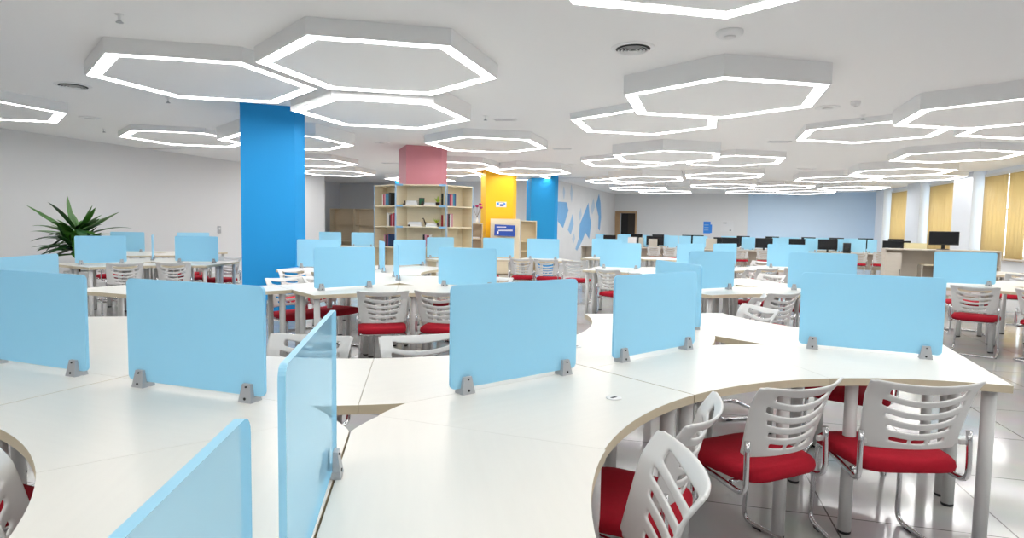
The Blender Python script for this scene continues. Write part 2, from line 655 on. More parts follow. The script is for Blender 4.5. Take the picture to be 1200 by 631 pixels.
LIGHTS = [
    (-1.40, 6.46, 3.00, 'large hexagonal ceiling light beside the top of the tall blue column, rightmost of three joined'),
    (-3.56, 7.12, 3.00, 'hexagonal ceiling light above the left edge of the tall blue column'),
    (-1.84, 8.66, 2.93, 'lower hexagonal ceiling light directly behind the largest one by the blue column'),
    (2.46, 7.35, 2.93, 'deep hexagonal ceiling light below the round smoke detector, front of a joined pair'),
    (2.06, 9.68, 3.05, 'hexagonal ceiling light tucked behind the deep one right of centre'),
    (1.22, 3.58, 3.00, 'hexagonal ceiling light cut off by the top edge of the photo'),
    (-7.95, 9.04, 3.00, 'hexagonal ceiling light cut off by the left edge of the photo'),
    (-6.58, 12.35, 3.05, 'hexagonal ceiling light near the left wall above the potted plant'),
    (-4.28, 11.60, 2.92, 'hexagonal ceiling light half hidden behind the tall blue column'),
    (-5.40, 16.30, 3.02, 'hexagonal ceiling light behind the blue column in front of the recess shelves'),
    (-5.60, 19.30, 3.00, 'farthest hexagonal ceiling light left of the pink column'),
    (-0.53, 12.17, 3.00, 'single hexagonal ceiling light just right of the pink column top'),
    (-1.60, 16.40, 3.00, 'hexagonal ceiling light between the pink and yellow column tops'),
    (0.45, 17.40, 2.97, 'hexagonal ceiling light crossing the yellow column top'),
    (-2.10, 19.10, 3.05, 'second hexagonal ceiling light behind the pink column'),
    (0.05, 20.3, 3.05, 'hexagonal ceiling light between the yellow and far blue columns'),
    (-3.25, 21.40, 3.00, 'farthest hexagonal ceiling light seen past the pink column'),
    (3.27, 13.10, 2.93, 'stepped hexagonal ceiling light in front of the central row of lamps'),
    (2.86, 15.35, 3.05, 'hexagonal ceiling light behind the stepped one, left of the central row'),
    (5.15, 14.40, 3.02, 'hexagonal ceiling light right of the stepped central one'),
    (4.10, 18.90, 2.93, 'hexagonal ceiling light in the second central row over the mural corner'),
    (3.66, 21.10, 3.03, 'hexagonal ceiling light nearest the mural wall'),
    (6.20, 18.10, 3.00, 'hexagonal ceiling light in the second central row, right one'),
    (4.95, 24.20, 3.00, 'far hexagonal ceiling light in front of the mural end'),
    (6.50, 26.20, 3.00, 'far hexagonal ceiling light before the door in the far wall'),
    (7.35, 21.50, 2.95, 'far hexagonal ceiling light in the third central row'),
    (9.70, 22.20, 3.00, 'far hexagonal ceiling light right of the third central row'),
    (9.90, 25.20, 3.00, 'farthest hexagonal ceiling light before the blue painted wall'),
    (5.95, 10.28, 3.05, 'left hexagonal ceiling light of the right hand cluster'),
    (6.28, 7.98, 2.94, 'front hexagonal ceiling light of the right hand cluster'),
    (8.12, 9.30, 3.02, 'hexagonal ceiling light at the right edge behind the front one'),
    (9.16, 12.75, 3.00, 'hexagonal ceiling light above the nearest ochre blind'),
    (9.90, 15.70, 2.95, 'hexagonal ceiling light before the middle window, upper one'),
    (9.60, 18.30, 2.97, 'hexagonal ceiling light behind the one before the middle window'),
    (11.85, 18.0, 3.02, 'hexagonal ceiling light close to the middle window blind'),
    (12.30, 22.20, 3.00, 'hexagonal ceiling light close to the farthest window blind'),
    (11.70, 24.60, 2.97, 'hexagonal ceiling light against the blue painted wall corner'),
    (3.35, 2.35, 3.00, None), (-4.6, 2.7, 3.00, None), (-1.2, 0.2, 3.00, None), (-6.9, 5.3, 3.00, None), (6.4, 2.2, 3.00, None),  # unlabelled entries: extra unseen lamps added for even lighting
    (1.2, -2.0, 3.0, None), (-3.6, -2.2, 3.0, None), (4.6, -1.0, 3.0, None),
]
protoH = {}
for i, (x, y, z, lab) in enumerate(LIGHTS):
    if lab is None:
        lab = 'unseen hexagonal ceiling light above or behind the camera, added for even lighting'
    if z in protoH:
        o = copy_tree(protoH[z])
        o.location = (x, y, z)
        o['label'] = lab
    else:
        protoH[z] = make_hex(z, lab, (x, y))


# ------------------------------------------------------------------ desks
L = 2.313
TH = 38.8
TOPZ = 0.75
THK = 0.034


def half_outline(side):
    g = 0.0008
    pts = [(0.192, g), (L / 2 - 0.003, g)]
    c = Vector((L / 2, L * math.sqrt(3) / 2))
    rad = 1.45
    end = Vector((L / 2 - 0.003, c.y - math.sqrt(rad ** 2 - 0.003 ** 2)))
    b = Vector((math.cos(PI / 3), math.sin(PI / 3)))
    near = b * (L - rad)
    a0 = math.atan2(end.y - c.y, end.x - c.x)
    a1 = math.atan2(near.y - c.y, near.x - c.x)
    n = 14
    for k in range(n + 1):
        a = a0 + (a1 - a0) * k / n
        q = c + rad * Vector((math.cos(a), math.sin(a)))
        q = q - Vector((b.y, -b.x)) * -0.0008 if k == n else q
        pts.append((q.x, q.y))
    # seam back to the centre hole, then the bowed hole edge
    p0 = b * 0.088 + Vector((b.y, -b.x)) * 0.0008
    pts[-1] = (near.x + b.y * 0.0008, near.y - b.x * 0.0008)
    p2 = Vector((0.192, g))
    ctrl = (p0 + p2) / 2 + Vector((0.005, -0.012))
    for k in range(6):
        t = k / 6
        q = (1 - t) ** 2 * p0 + 2 * t * (1 - t) * ctrl + t * t * p2
        pts.append((q.x, q.y))
    if side < 0:
        pts = [(x, -y) for x, y in pts][::-1]
    return pts


DESK_TOP = {}
for s in (1, -1):
    mb = MB()
    mb.prism(half_outline(s), TOPZ - THK, TOPZ, MT['top'], MT['edge'], bevel=0.0009)
    # low steel rail below the top
    DESK_TOP[s] = mb.mesh('tabletop')
mb = MB()
mb.tube([(0, 0, 0.012), (0, 0, TOPZ - THK - 0.004)], 0.028, MT['legwhite'], n=16)
mb.lathe([(0.05, TOPZ - THK - 0.006), (0.05, TOPZ - THK)], (0, 0, 0), MT['legwhite'], n=12)
LEG = mb.mesh('leg')
mb = MB()
mb.lathe([(0.024, 0.0), (0.029, 0.004), (0.029, 0.014), (0.024, 0.016)], (0, 0, 0), MT['black'], n=14)
FOOT = mb.mesh('foot')
LEGPOS = [(1.08, 0.062), (1.095, 0.475), (0.36, 0.065), (0.54, 0.60)]
GROM = None


def desk(v, ang, side, label, feet=True, group=None, grommet=False):
    root = empty('curved_desk', (v[0], v[1], 0), R(ang))
    tag(root, label, 'desk', group)
    link('tabletop', DESK_TOP[side], root)
    for x, y in LEGPOS:
        lg = link('leg', LEG, root)
        lg.location = (x, y * side, 0)
        if feet:
            ft = link('foot', FOOT, lg)
    if grommet:
        mb = MB()
        mb.lathe([(0.030, 0.0), (0.030, 0.002), (0.024, 0.003)], (0, 0, 0), MT['paper'], n=20)
        mb.box((0, 0.0, 0.003), (0.026, 0.012, 0.002), MT['black'])
        gm = mb.build('cable_grommet', root)
        gm.location = (0.86, 0.40 * side, TOPZ)
    return root


# ------------------------------------------------------------------ privacy panels
PW, PH, PT = 0.664, 0.398, 0.012


def rounded_rect(w, z0, z1, r, n=5):
    pts = []
    for cx, cz, a0 in ((w / 2 - r, z1 - r, 0), (-w / 2 + r, z1 - r, 90), (-w / 2 + r, z0 + r, 180), (w / 2 - r, z0 + r, 270)):
        for k in range(n + 1):
            a = R(a0 + 90 * k / n)
            pts.append((cx + r * math.cos(a), cz + r * math.sin(a)))
    return pts


def panel_mesh(m, rim):
    mb = MB()
    mb.prism(rounded_rect(PW, 0.022, 0.022 + PH, 0.022), -PT / 2, PT / 2, m, rim, xf=Matrix.Rotation(PI / 2, 4, 'X'))
    return mb.mesh('acrylic_panel')


PANEL = {'frost': panel_mesh(MT['frost'], MT['rim']), 'clear': panel_mesh(MT['clear'], MT['rim'])}
mb = MB()
for sy in (1, -1):
    bm = mb.bm
    y0, y1 = sy * (PT / 2), sy * (PT / 2 + 0.016)
    w0, w1 = 0.029, 0.018
    A = [bm.verts.new((x, y0, z)) for x, z in ((-w0, 0.0), (w0, 0.0), (w1, 0.066), (-w1, 0.066))]
    B = [bm.verts.new((x, y, z)) for x, y, z in ((-w0, y1 + sy * 0.006, 0.0), (w0, y1 + sy * 0.006, 0.0), (w1, y1 - sy * 0.004, 0.066), (-w1, y1 - sy * 0.004, 0.066))]
    mb._fin([bm.faces.new(A), bm.faces.new(B)] + [bm.faces.new((A[k], A[(k + 1) % 4], B[(k + 1) % 4], B[k])) for k in range(4)], MT['clamp'])
    mb.tube([(0, y1 - sy * 0.002, 0.014), (0, y1 + sy * 0.006, 0.014)], 0.005, MT['black'], n=10)
    mb.tube([(0.001, y1 - sy * 0.006, 0.056), (0.001, y1 + sy * 0.001, 0.056)], 0.0035, MT['black'], n=8)
mb.box((0, 0, 0.010), (0.056, PT + 0.03, 0.018), MT['clamp'])
CLAMP = mb.mesh('clamp')


def panel(x, y, ang, label, kind='frost', z=TOPZ):
    root = empty('desk_divider', (x, y, z), R(ang))
    tag(root, label, 'desk divider', 'blue acrylic dividers on the desks')
    link('acrylic_panel', PANEL[kind], root)
    for s in (-1, 1):
        c = link('clamp', CLAMP, root)
        c.location = (s * 0.262, 0, 0)
    return root


# ------------------------------------------------------------------ chairs
def chair_seat():
    mb = MB()
    n = 28
    bm = mb.bm
    rings = []

    def shape(k, sc):
        a = 2 * PI * k / n
        c, s = math.cos(a), math.sin(a)
        e = 0.42
        x = 0.225 * sc * math.copysign(abs(c) ** e, c)
        y = 0.215 * sc * math.copysign(abs(s) ** e, s)
        x *= 1.0 + 0.06 * (y / 0.215)
        return x, y
    for sc, z in ((0.90, 0.405), (0.985, 0.412), (1.0, 0.428), (0.985, 0.445), (0.93, 0.458), (0.75, 0.464), (0.4, 0.462)):
        rings.append([bm.verts.new((shape(k, sc)[0], shape(k, sc)[1], z - 0.014 * max(0, shape(k, sc)[1] / 0.215) ** 3 + 0.0)) for k in range(n)])
    fs = []
    for A, B in zip(rings, rings[1:]):
        for k in range(n):
            fs.append(bm.faces.new((A[k], A[(k + 1) % n], B[(k + 1) % n], B[k])))
    fs.append(bm.faces.new(rings[0][::-1]))
    fs.append(bm.faces.new(rings[-1]))
    mb._fin(fs, MT['red'], True)
    return mb.mesh('seat')


def back_point(u, v):
    """u -1..1 across, v 0..1 up; chair faces +y"""
    w = 0.205 + 0.028 * v
    # corners rounded by pulling in the sides near bottom and top
    x = u * w
    y = -0.198 - 0.085 * v - 0.045 * max(0.0, v - 0.72) ** 1.4 * 4 + 0.060 * (abs(u) ** 2.2)
    z = 0.508 + 0.292 * v + 0.014 * (u * u) * (1 if v > .5 else -0.4 + 1.4 * v * 2)
    return Vector((x, y, z))


def chair_back():
    mb = MB()
    bm = mb.bm
    NU, NV = 30, 32
    V = {}

    def uv(i, j):
        u, v = -1 + 2 * i / NU, j / NV
        return u, v

    def smile(u, v):
        amp = 0.17 * min(1, v / 0.15) * min(1, (1 - v) / 0.14)
        return v - amp * (1 - u * u) * 0.9 + amp * 0.45

    solid = {}
    slots = [(5, 7, 0, [(-.54, -.20), (-.13, .13), (.20, .54)]), (10, 12, 0, [(-.62, .62)]), (15, 17, 0, [(-.70, .70)]), (20, 23, 0, [(-.74, .74)]), (26, 29, 0, [(-.66, .66)])]
    for i in range(NU):
        for j in range(NV):
            u = -1 + 2 * (i + .5) / NU
            hole = False
            for j0, j1, _, spans in slots:
                if j0 <= j < j1 and any(a < u < b for a, b in spans):
                    hole = True
            # rounded outer corners
            if (i in (0, NU - 1) and j in (0, NV - 1)):
                hole = True
            solid[i, j] = not hole
    for (i, j), s in solid.items():
        if not s:
            continue
        q = []
        for di, dj in ((0, 0), (1, 0), (1, 1), (0, 1)):
            k = (i + di, j + dj)
            if k not in V:
                u, v = uv(*k)
                V[k] = bm.verts.new(back_point(u, smile(u, v)))
            q.append(V[k])
        bm.faces.new(q)
    mb._fin(bm.faces, MT['chairwhite'], True)
    me = mb.mesh('backrest')
    me = baked(me, [('SOLIDIFY', dict(thickness=0.011, offset=0.0)), ('SUBSURF', dict(levels=1, render_levels=1))])
    for p in me.polygons:
        p.use_smooth = True
    return me


def chair_frame():
    pts = []
    half = [(0.222, -0.192, 0.585), (0.226, -0.196, 0.50), (0.226, -0.198, 0.37), (0.205, 0.02, 0.388), (0.200, 0.185, 0.405), (0.212, 0.205, 0.012), (0.222, -0.215, 0.012)]
    pts = half + [(-x, y, z) for x, y, z in half[::-1]]
    path = fillet(pts, 0.055, 5)
    mb = MB()
    mb.tube(path, 0.0115, MT['chrome'], n=10)
    mb.tube([(-0.20, 0.13, 0.397), (0.20, 0.13, 0.397)], 0.010, MT['chrome'], n=8)
    mb.tube([(-0.205, -0.10, 0.388), (0.205, -0.10, 0.388)], 0.010, MT['chrome'], n=8)
    # bracket plates holding the backrest
    for s in (-1, 1):
        mb.box((s * 0.208, -0.178, 0.535), (0.03, 0.016, 0.022), MT['chairwhite'], bevel=0.004)
    return mb.mesh('frame')


CH_SEAT, CH_BACK, CH_FRAME = chair_seat(), chair_back(), chair_frame()
mb = MB()
mb.box((0, 0, 0.006), (0.022, 0.05, 0.013), MT['black'], bevel=0.003)
GLIDE = mb.mesh('glide')


def make_chair():
    root = empty('stacking_chair', (0, 0, 0))
    link('seat', CH_SEAT, root)
    link('backrest', CH_BACK, root)
    link('frame', CH_FRAME, root)
    for x, y in ((0.214, 0.12), (-0.214, 0.12), (0.22, -0.16), (-0.22, -0.16)):
        g = link('glide', GLIDE, root)
        g.location = (x, y, 0.0)
    return root


_first = [None]


def chair(x, y, face, label, group):
    """face: heading in degrees the sitter looks towards"""
    if _first[0] is None:
        o = _first[0] = make_chair()
    else:
        o = copy_tree(_first[0])
    o.location = (x, y, 0)
    o.rotation_euler = (0, 0, R(face - 90))
    tag(o, label, 'chair', group)
    return o


def cell_chair(c, ang, r, label, group, twist=0):
    """chair inside the round bay centred at c, back at radius r, facing outwards at heading ang"""
    p = Vector(c) + (r + 0.235) * d2(ang)
    return chair(p.x, p.y, ang + twist, label, group)


# ------------------------------------------------------------------ honeycomb of desks
def ab(kind, v, k, rot=0.0):
    return TH + rot + 120 * k + (180 if kind == 'B' else 0)


A00 = Vector((-0.527, 2.0415))
B00 = A00 + L * d2(TH)
BM0 = A00 + L * d2(TH + 120)
BLOW = A00 + L * d2(TH + 240)
A1 = L * math.sqrt(3) * d2(TH - 30)
A2 = L * math.sqrt(3) * d2(TH + 30)
BM1 = B00 + A2 - A1
AM1 = A00 + A2 - A1
B01 = Vector((2.70, 7.08))
A02 = A00 + 2 * A2
B02 = B00 + 2 * A2
AP = Vector((-2.06, 8.78))
AR = Vector((6.39, 7.47))
BT = Vector((-5.72, 9.60))
AT = Vector((-7.28, 12.55))
BP = Vector((-0.97, 12.78))
AQ = Vector((2.76, 13.25))
GD = 'curved cream desks'

# near cluster, six desks round the centre hole
for k, near, far in ((0, 'front side of the centre front divider', 'back side of the centre front divider'), (1, None, None), (2, None, None)):
    pass
desk(A00, TH, -1, 'cream desk before the centre front divider, its curve facing four red chairs', group=GD, grommet=True)
desk(A00, TH, 1, 'cream desk behind the centre front divider, reached by two white chair backs', group=GD)
desk(A00, TH + 120, -1, 'cream desk behind the front divider that stands left of centre', group=GD)
desk(A00, TH + 120, 1, 'cream desk before the front divider that stands left of centre', group=GD)
desk(A00 + Vector((0.004, 0)), TH + 240, 1, 'cream desk at the bottom centre, right of the see-through divider', group=GD)
desk(A00, TH + 240, -1, 'cream desk at the bottom, left of the see-through divider', group=GD)
# cluster to its right
desk(B00, TH + 180, 1, 'cream desk before the divider right of centre, with a grommet beside its clamp', group=GD)
desk(B00, TH + 180, -1, 'cream desk behind the divider right of centre, a chair back at its left', group=GD, grommet=True)
desk(B00, TH + 300, -1, 'cream desk before the front right divider, ending above a thick white leg', group=GD)
desk(B00, TH + 300, 1, 'cream desk behind the front right divider', group=GD)
desk(B00, TH + 60, 1, 'cream desk left of the slanted divider that peeks over the one right of centre', group=GD)
desk(B00, TH + 60, -1, 'cream desk right of the slanted divider that peeks over the one right of centre', group=GD)
# cluster at the left edge
desk(BM0, TH + 300, -1, 'cream desk before the divider cut by the left edge', group=GD)
desk(BM0, TH + 300, 1, 'cream desk behind the divider cut by the left edge', group=GD)
desk(BM0, TH + 60, -1, 'cream desk right of the second left edge divider', group=GD)
desk(BM0, TH + 60, 1, 'cream desk left of the second left edge divider', group=GD)
# below the camera
desk(BLOW, TH + 60, 1, 'cream desk in the lower left corner, left of the lowest divider', group=GD)
desk(BLOW, TH + 60, -1, 'cream desk right of the lowest divider, under the camera', group=GD)
# middle clusters
desk(BM1, TH + 180, 1, 'cream desk before the divider by the tall blue column, left of the central chair', group=GD)
desk(BM1, TH + 180, -1, 'cream desk behind the divider by the tall blue column', group=GD)
desk(BM1, TH + 300, -1, 'cream desk before the mid divider right of the central red chair', group=GD)
desk(BM1, TH + 300, 1, 'cream desk behind the mid divider right of the central red chair', group=GD)
desk(BM1, TH + 60, 1, 'cream desk left of the edge-on dividers before the bookcases', group=GD)
desk(BM1, TH + 60, -1, 'cream desk right of the edge-on dividers before the bookcases', group=GD)
desk(AM1, TH, 1, 'cream desk with straight near edge in front of the tall blue column', group=GD)
desk(AM1, TH + 120, -1, 'cream desk with straight near edge left of the blue column, above the front left divider', group=GD)
for k in (0, 1, 2):
    for s in (1, -1):
        nm = {(0, 1): 'behind', (0, -1): 'before'}.get((k, s))
desk(AP, TH + 10, 1, 'cream desk behind the divider in front of the left bookcase bay', group=GD)
desk(AP, TH + 10, -1, 'cream desk before the divider in front of the left bookcase bay', group=GD)
desk(AP, TH + 130, 1, 'cream desk before the divider right beside the tall blue column', group=GD)
desk(AP, TH + 250, 1, 'cream desk right of the farther edge-on divider', group=GD)
desk(AP, TH + 250, -1, 'cream desk left of the farther edge-on divider', group=GD)
desk(B01, TH + 172, 1, 'cream desk before the mid right divider that faces a red seat', group=GD)
desk(B01, TH + 172, -1, 'cream desk behind the mid right divider that faces a red seat', group=GD)
desk(B01, TH + 292, -1, 'cream desk before the divider directly above the front right one', group=GD)
desk(B01, TH + 292, 1, 'cream desk behind the divider directly above the front right one', group=GD)
desk(B01, TH + 52, 1, 'cream desk left side of the rear arm with a small centre hole, right of centre', group=GD)
desk(B01, TH + 52, -1, 'cream desk right side of the rear arm with a small centre hole, right of centre', group=GD)
desk(AR, TH + 120, 1, 'cream desk before the far right divider, chair with red seat tucked under', group=GD)
desk(AR, TH + 120, -1, 'cream desk behind the far right divider', group=GD)
desk(AR, TH, 1, 'cream desk at the right edge, upper side of the right hand arm', group=GD)
desk(AR, TH, -1, 'cream desk at the right edge, lower side of the right hand arm', group=GD)
desk(AR, TH + 240, -1, 'cream desk at the right edge with a thick leg by the second right chair', group=GD)
# left cluster by the plant
desk(BT, 0, -1, 'cream desk before the right one of two twin dividers near the left wall', group=GD)
desk(BT, 0, 1, 'cream desk behind the right one of two twin dividers near the left wall', group=GD)
desk(BT, 240, 1, 'cream desk before the divider in front of the potted plant, right side', group=GD)
desk(BT, 240, -1, 'cream desk behind the divider in front of the potted plant', group=GD)
desk(BT, 120, 1, 'cream desk left of the edge-on divider near the left wall', group=GD)
desk(BT, 120, -1, 'cream desk right of the edge-on divider near the left wall', group=GD)
G2 = 'cream desks near the left wall behind the twin dividers'
LB2 = 'distant cream desk near the left wall, behind the twin dividers'
for a, s in ((180, 1), (180, -1), (60, 1), (60, -1), (300, 1), (300, -1)):
    desk(AT, a, s, LB2, feet=False, group=G2)
# right of centre, farther
desk(A02, TH + 120, 1, 'cream desk before the divider in front of the mural wall, two legs at its end', group=GD)
desk(A02, TH + 120, -1, 'cream desk behind the divider in front of the mural wall', group=GD)
desk(A02, TH, -1, 'cream desk before the divider overlapping the white box at the far row', group=GD, feet=False)
desk(A02, TH, 1, 'cream desk behind the divider overlapping the white box at the far row', group=GD, feet=False)
desk(A02, TH + 240, -1, 'cream desk left side of the arm hidden behind the mid right divider', group=GD, feet=False)
desk(A02, TH + 240, 1, 'cream desk right of the arm hidden behind the mid right divider', group=GD, feet=False)
desk(B02, TH + 180, 1, 'cream desk before the small divider left of the white chair rows', group=GD, feet=False)
desk(B02, TH + 180, -1, 'cream desk behind the small divider left of the white chair rows', group=GD, feet=False)
desk(B02, TH + 300, -1, 'cream desk before the divider below the black monitor at the blue wall', group=GD, feet=False)
desk(B02, TH + 300, 1, 'cream desk behind the divider below the black monitor at the blue wall', group=GD, feet=False)
desk(BP, TH + 305, -1, 'cream desk before the divider under the yellow column', group=GD, feet=False)
desk(BP, TH + 185, 1, 'cream desk before the divider under the right bookcase bay', group=GD, feet=False)
AB2 = BP + L * d2(TH + 305)
desk(AB2, TH + 125, 1, 'cream desk before the divider under the far blue column', group=GD, feet=False)
desk(AB2, TH + 125, -1, 'cream desk behind the divider under the far blue column', group=GD, feet=False)
desk(AQ, TH + 120, 1, 'cream desk before the divider at the foot of the mural', group=GD, feet=False)
desk(AQ, TH + 120, -1, 'cream desk behind the divider at the foot of the mural', group=GD, feet=False)
desk(AQ, TH, -1, 'cream desk right of the mural foot, lower side', group=GD, feet=False)
desk(AQ, TH, 1, 'cream desk right of the mural foot, upper side', group=GD, feet=False)
BREC = Vector((-6.1, 18.25))
desk(BREC, 0, -1, 'cream desk before the two far dividers below the recess shelves, left one', group=GD, feet=False)
desk(BREC, 0, 1, 'cream desk behind the two far dividers below the recess shelves, left one', group=GD, feet=False)
desk(BREC + Vector((L, 0)), 180, 1, 'cream desk before the two far dividers below the recess shelves, right one', group=GD, feet=False)
desk(BREC + Vector((L, 0)), 180, -1, 'cream desk behind the two far dividers below the recess shelves, right one', group=GD, feet=False)
BW = Vector((8.75, 10.25))
desk(BW, TH + 120, 1, 'cream desk at the right edge under the nearest blind, front side', group=GD, feet=False)
desk(BW, TH + 120, -1, 'cream desk at the right edge under the nearest blind, window side', group=GD, feet=False)

# panels
panel(-1.185, 2.245, -19.8, 'large sky blue desk divider in the front row, left of centre')
panel(0.03, 2.475, 39.0, 'large sky blue desk divider in the front row at the centre')
panel(0.745, 3.085, 39.4, 'sky blue desk divider right of centre with another peeking over it')
panel(1.905, 3.215, -25.5, 'widest sky blue desk divider at the front right, above the red chairs')
panel(1.135, 4.165, 101.5, 'slanted sky blue divider peeking over the one right of centre')
panel(-2.045, 2.58, -21.0, 'sky blue desk divider cut by the left edge of the photo')
panel(-2.98, 3.72, 99.5, 'second sky blue divider at the left edge, behind the cut one')
panel(-0.41, 1.255, 99.6, 'see-through blue divider seen nearly edge-on at bottom centre', 'clear')
panel(-0.268, 0.363, 96.8, 'slanted see-through blue divider at the bottom edge of the photo', 'clear')
panel(-1.665, 6.06, 44.0, 'sky blue desk divider just right of the tall blue column')
panel(-0.475, 6.40, -19.5, 'sky blue desk divider behind and above the centre front one')
panel(-1.40, 7.33, 105.5, 'blue divider seen edge-on before the bookcases, nearer one')
panel(-1.83, 8.52, 108.0, 'blue divider seen edge-on before the bookcases, farther one')
panel(-1.62, 9.62, 52.0, 'blue divider in front of the left bookcase bay')
panel(-2.82, 8.84, -8.0, 'blue divider touching the tall blue column, half hidden')
panel(2.15, 6.52, 28.0, 'sky blue divider mid right, right of the slanted one')
panel(3.36, 6.58, -27.0, 'sky blue divider directly above the front right one')
panel(5.75, 7.71, -20.5, 'sky blue divider at far right below the monitor and cabinet')
panel(-6.08, 8.98, 52.0, 'sky blue divider in front of the potted plant')
panel(-5.02, 9.66, 4.0, 'sky blue divider left of the tall blue column, right twin')
panel(-6.07, 10.25, 119.0, 'narrow edge-on blue divider between the twin dividers by the wall')
panel(-7.98, 12.60, 6.0, 'blue divider behind the one by the potted plant')
panel(-6.90, 13.15, 50.0, 'blue divider peeking over the right twin by the left wall')
panel(1.75, 9.84, -21.0, 'blue divider in front of the mural wall')
panel(2.98, 10.15, 33.0, 'blue divider peeking above the mid right one, left of two')
panel(3.72, 10.62, 36.0, 'small blue divider peeking above the mid right one, right of two')
panel(4.88, 10.77, -23.0, 'blue divider right of the white chair backs, below a black monitor')
panel(-0.29, 12.60, -14.8, 'blue divider under the yellow column')
panel(0.625, 12.36, -14.8, 'blue divider under the far blue column')
panel(-1.45, 12.28, 43.5, 'blue divider under the right bookcase bay')
panel(2.09, 13.46, -20.0, 'blue divider at the foot of the mural, behind another')
panel(-5.47, 18.25, 0.0, 'far blue divider half hidden by the tall blue column below recess shelves')
panel(-4.50, 18.25, 0.0, 'far blue divider below the recess shelves, left of the bookcase')

# ------------------------------------------------------------------ chairs
GC = 'white chairs with red seats'
c1 = A00 + L * d2(TH - 60)
cell_chair(c1, 88.5, 1.20, 'red seated white chair front right, beside the thick white desk leg', GC, 2)
cell_chair(c1, 114, 1.24, 'red seated white chair front right, second from the thick desk leg', GC, 2)
cell_chair(c1, 144, 1.27, 'white slatted chair at the front, third from the thick desk leg', GC, 8)
cell_chair(c1, 168, 1.25, 'white slatted chair cut by the bottom edge, nearest the camera', GC, 10)
cL = A00 + L * d2(TH + 180)
cell_chair(cL, 37, 1.36, 'white chair cut by the lower left corner, seen over the desk edge', GC)
cell_chair(cL, 70, 1.20, 'red seat glimpsed above the chair at the lower left corner', GC)
cU = A00 + L * d2(TH + 60)
cell_chair(cU, -98, 1.20, 'white chair back rising behind the front desks, left of the see-through divider', GC)
cell_chair(cU, -70, 1.20, 'white chair back rising behind the centre front desk, beside its divider', GC)
cell_chair(cU, 104, 1.12, 'central white chair with full red seat facing away in the middle', GC)
cell_chair(cU, 79, 1.16, 'white chair half hidden behind the centre front divider', GC)
cell_chair(cU, -8, 1.18, 'white chair back peeping right of the centre front divider', GC)
cUR = B00 + L * d2(TH)
cell_chair(cUR, 193, 1.20, 'white chair back lying low behind the front right desk', GC)
cell_chair(cUR, 117, 1.00, 'white chair back facing the mid right desk with centre hole', GC)
cell_chair(cUR, 146, 1.02, 'chair with red seat under the mid right divider', GC)
cell_chair(cUR, 66, 1.15, 'white chair beyond the front right divider, right part', GC)
cR = AR + L * d2(TH + 180)
cell_chair(cR, 51, 1.10, 'red seated white chair standing free at far right', GC, -4)
cell_chair(cR, 24, 1.20, 'red seated chair cut by the right edge of the photo', GC)
# right cluster far side
chair(6.42, 8.55, -112, 'red seat facing us under the far right divider', GC)
cell_chair(cUR, 232, 1.39, 'red seat poking out behind the two front right chairs', GC)
# by the blue column
cB = AM1 + L * d2(TH + 60)
cell_chair(cB, -43, 1.28, 'nearer of two white chairs against the tall blue column', GC)
chair(-2.66, 7.75, -40, 'farther of two white chairs against the tall blue column', GC)
cell_chair(cB, -26, 1.33, 'chair with red seat under the desk left of the central chair', GC)
# far sides of the middle cluster
cM = BM1 + L * d2(TH)
cell_chair(cM, 203, 1.2, 'white chair behind the mid divider right of the central chair', GC)
cell_chair(cM, 232, 1.2, 'red seat beyond the mid divider, under its desk', GC)
# by the left wall
cT = BT + L * d2(300)
cell_chair(cT, 134, 1.22, 'left one of two white chairs facing the twin dividers by the left wall', GC)
cell_chair(cT, 106, 1.22, 'right one of two white chairs facing the twin dividers by the left wall', GC)
cT2 = BT + L * d2(60)
cell_chair(cT2, 196, 1.2, 'white chair behind the right twin divider, left side', GC)
cell_chair(cT2, 226, 1.2, 'white chair seen between the twin dividers by the left wall', GC)
cell_chair(cT2, 256, 1.2, 'red seated chair right of the right twin divider, beside the blue column', GC)
cT3 = BT + L * d2(180)
cell_chair(cT3, 44, 1.2, 'white chair behind the divider by the potted plant', GC)
# right of centre, farther
cD = A02 + L * d2(TH + 180)
cell_chair(cD, 42, 1.10, 'white chair with red seat at the desk before the mural, left end', GC)
cell_chair(cD, 12, 1.15, 'white chair at the desk before the mural, beside the near dividers', GC)
cE = B02 + L * d2(TH + 240)
cell_chair(cE, 204, 1.1, 'white slatted chair above the centre hole of the mid right desks', GC)
cell_chair(cE, 232, 1.1, 'white chair behind the divider directly above the front right one', GC)
cell_chair(cE, 114, 1.1, 'white chair in the rows left of the divider under the monitor, near one', GC)
cell_chair(cE, 84, 1.15, 'white chair before the divider below the black monitor', GC)
cell_chair(cE, 142, 1.1, 'white chair with red seat in the rows left of the monitor divider', GC)
cF = B02 + L * d2(TH + 120)
cell_chair(cF, -36, 1.2, 'white chair beyond the small divider, left of the chair rows', GC)
cH = B02 + L * d2(TH)
cell_chair(cH, 204, 1.2, 'white chair beyond the rows, first behind the divider under the monitor', GC)
cell_chair(cH, 234, 1.2, 'white chair beyond the rows, second behind the divider under the monitor', GC)
chair(0.22, 11.72, 80, 'left one of three white chairs before the far blue column', GC)
chair(0.70, 11.58, 74, 'middle one of three white chairs before the far blue column', GC)
chair(1.22, 11.30, 68, 'right one of three white chairs, nearest the mural foot', GC)
chair(-0.50, 11.75, 78, 'red seated chair behind the mid divider, under the yellow column desks', GC)
chair(7.95, 9.55, 70, 'white chair at the right edge before the nearest blind, left of two', GC)
chair(8.55, 9.30, 66, 'white chair at the right edge before the nearest blind, right of two', GC)

# ------------------------------------------------------------------ computer rows by the far wall
RA = -23.3
RP = Vector((3.2, 22.55))
RD = d2(RA)
RN = d2(RA + 90)


def row_pt(s, back=0.0):
    p = RP + RD * s + RN * back
    return p.x, p.y


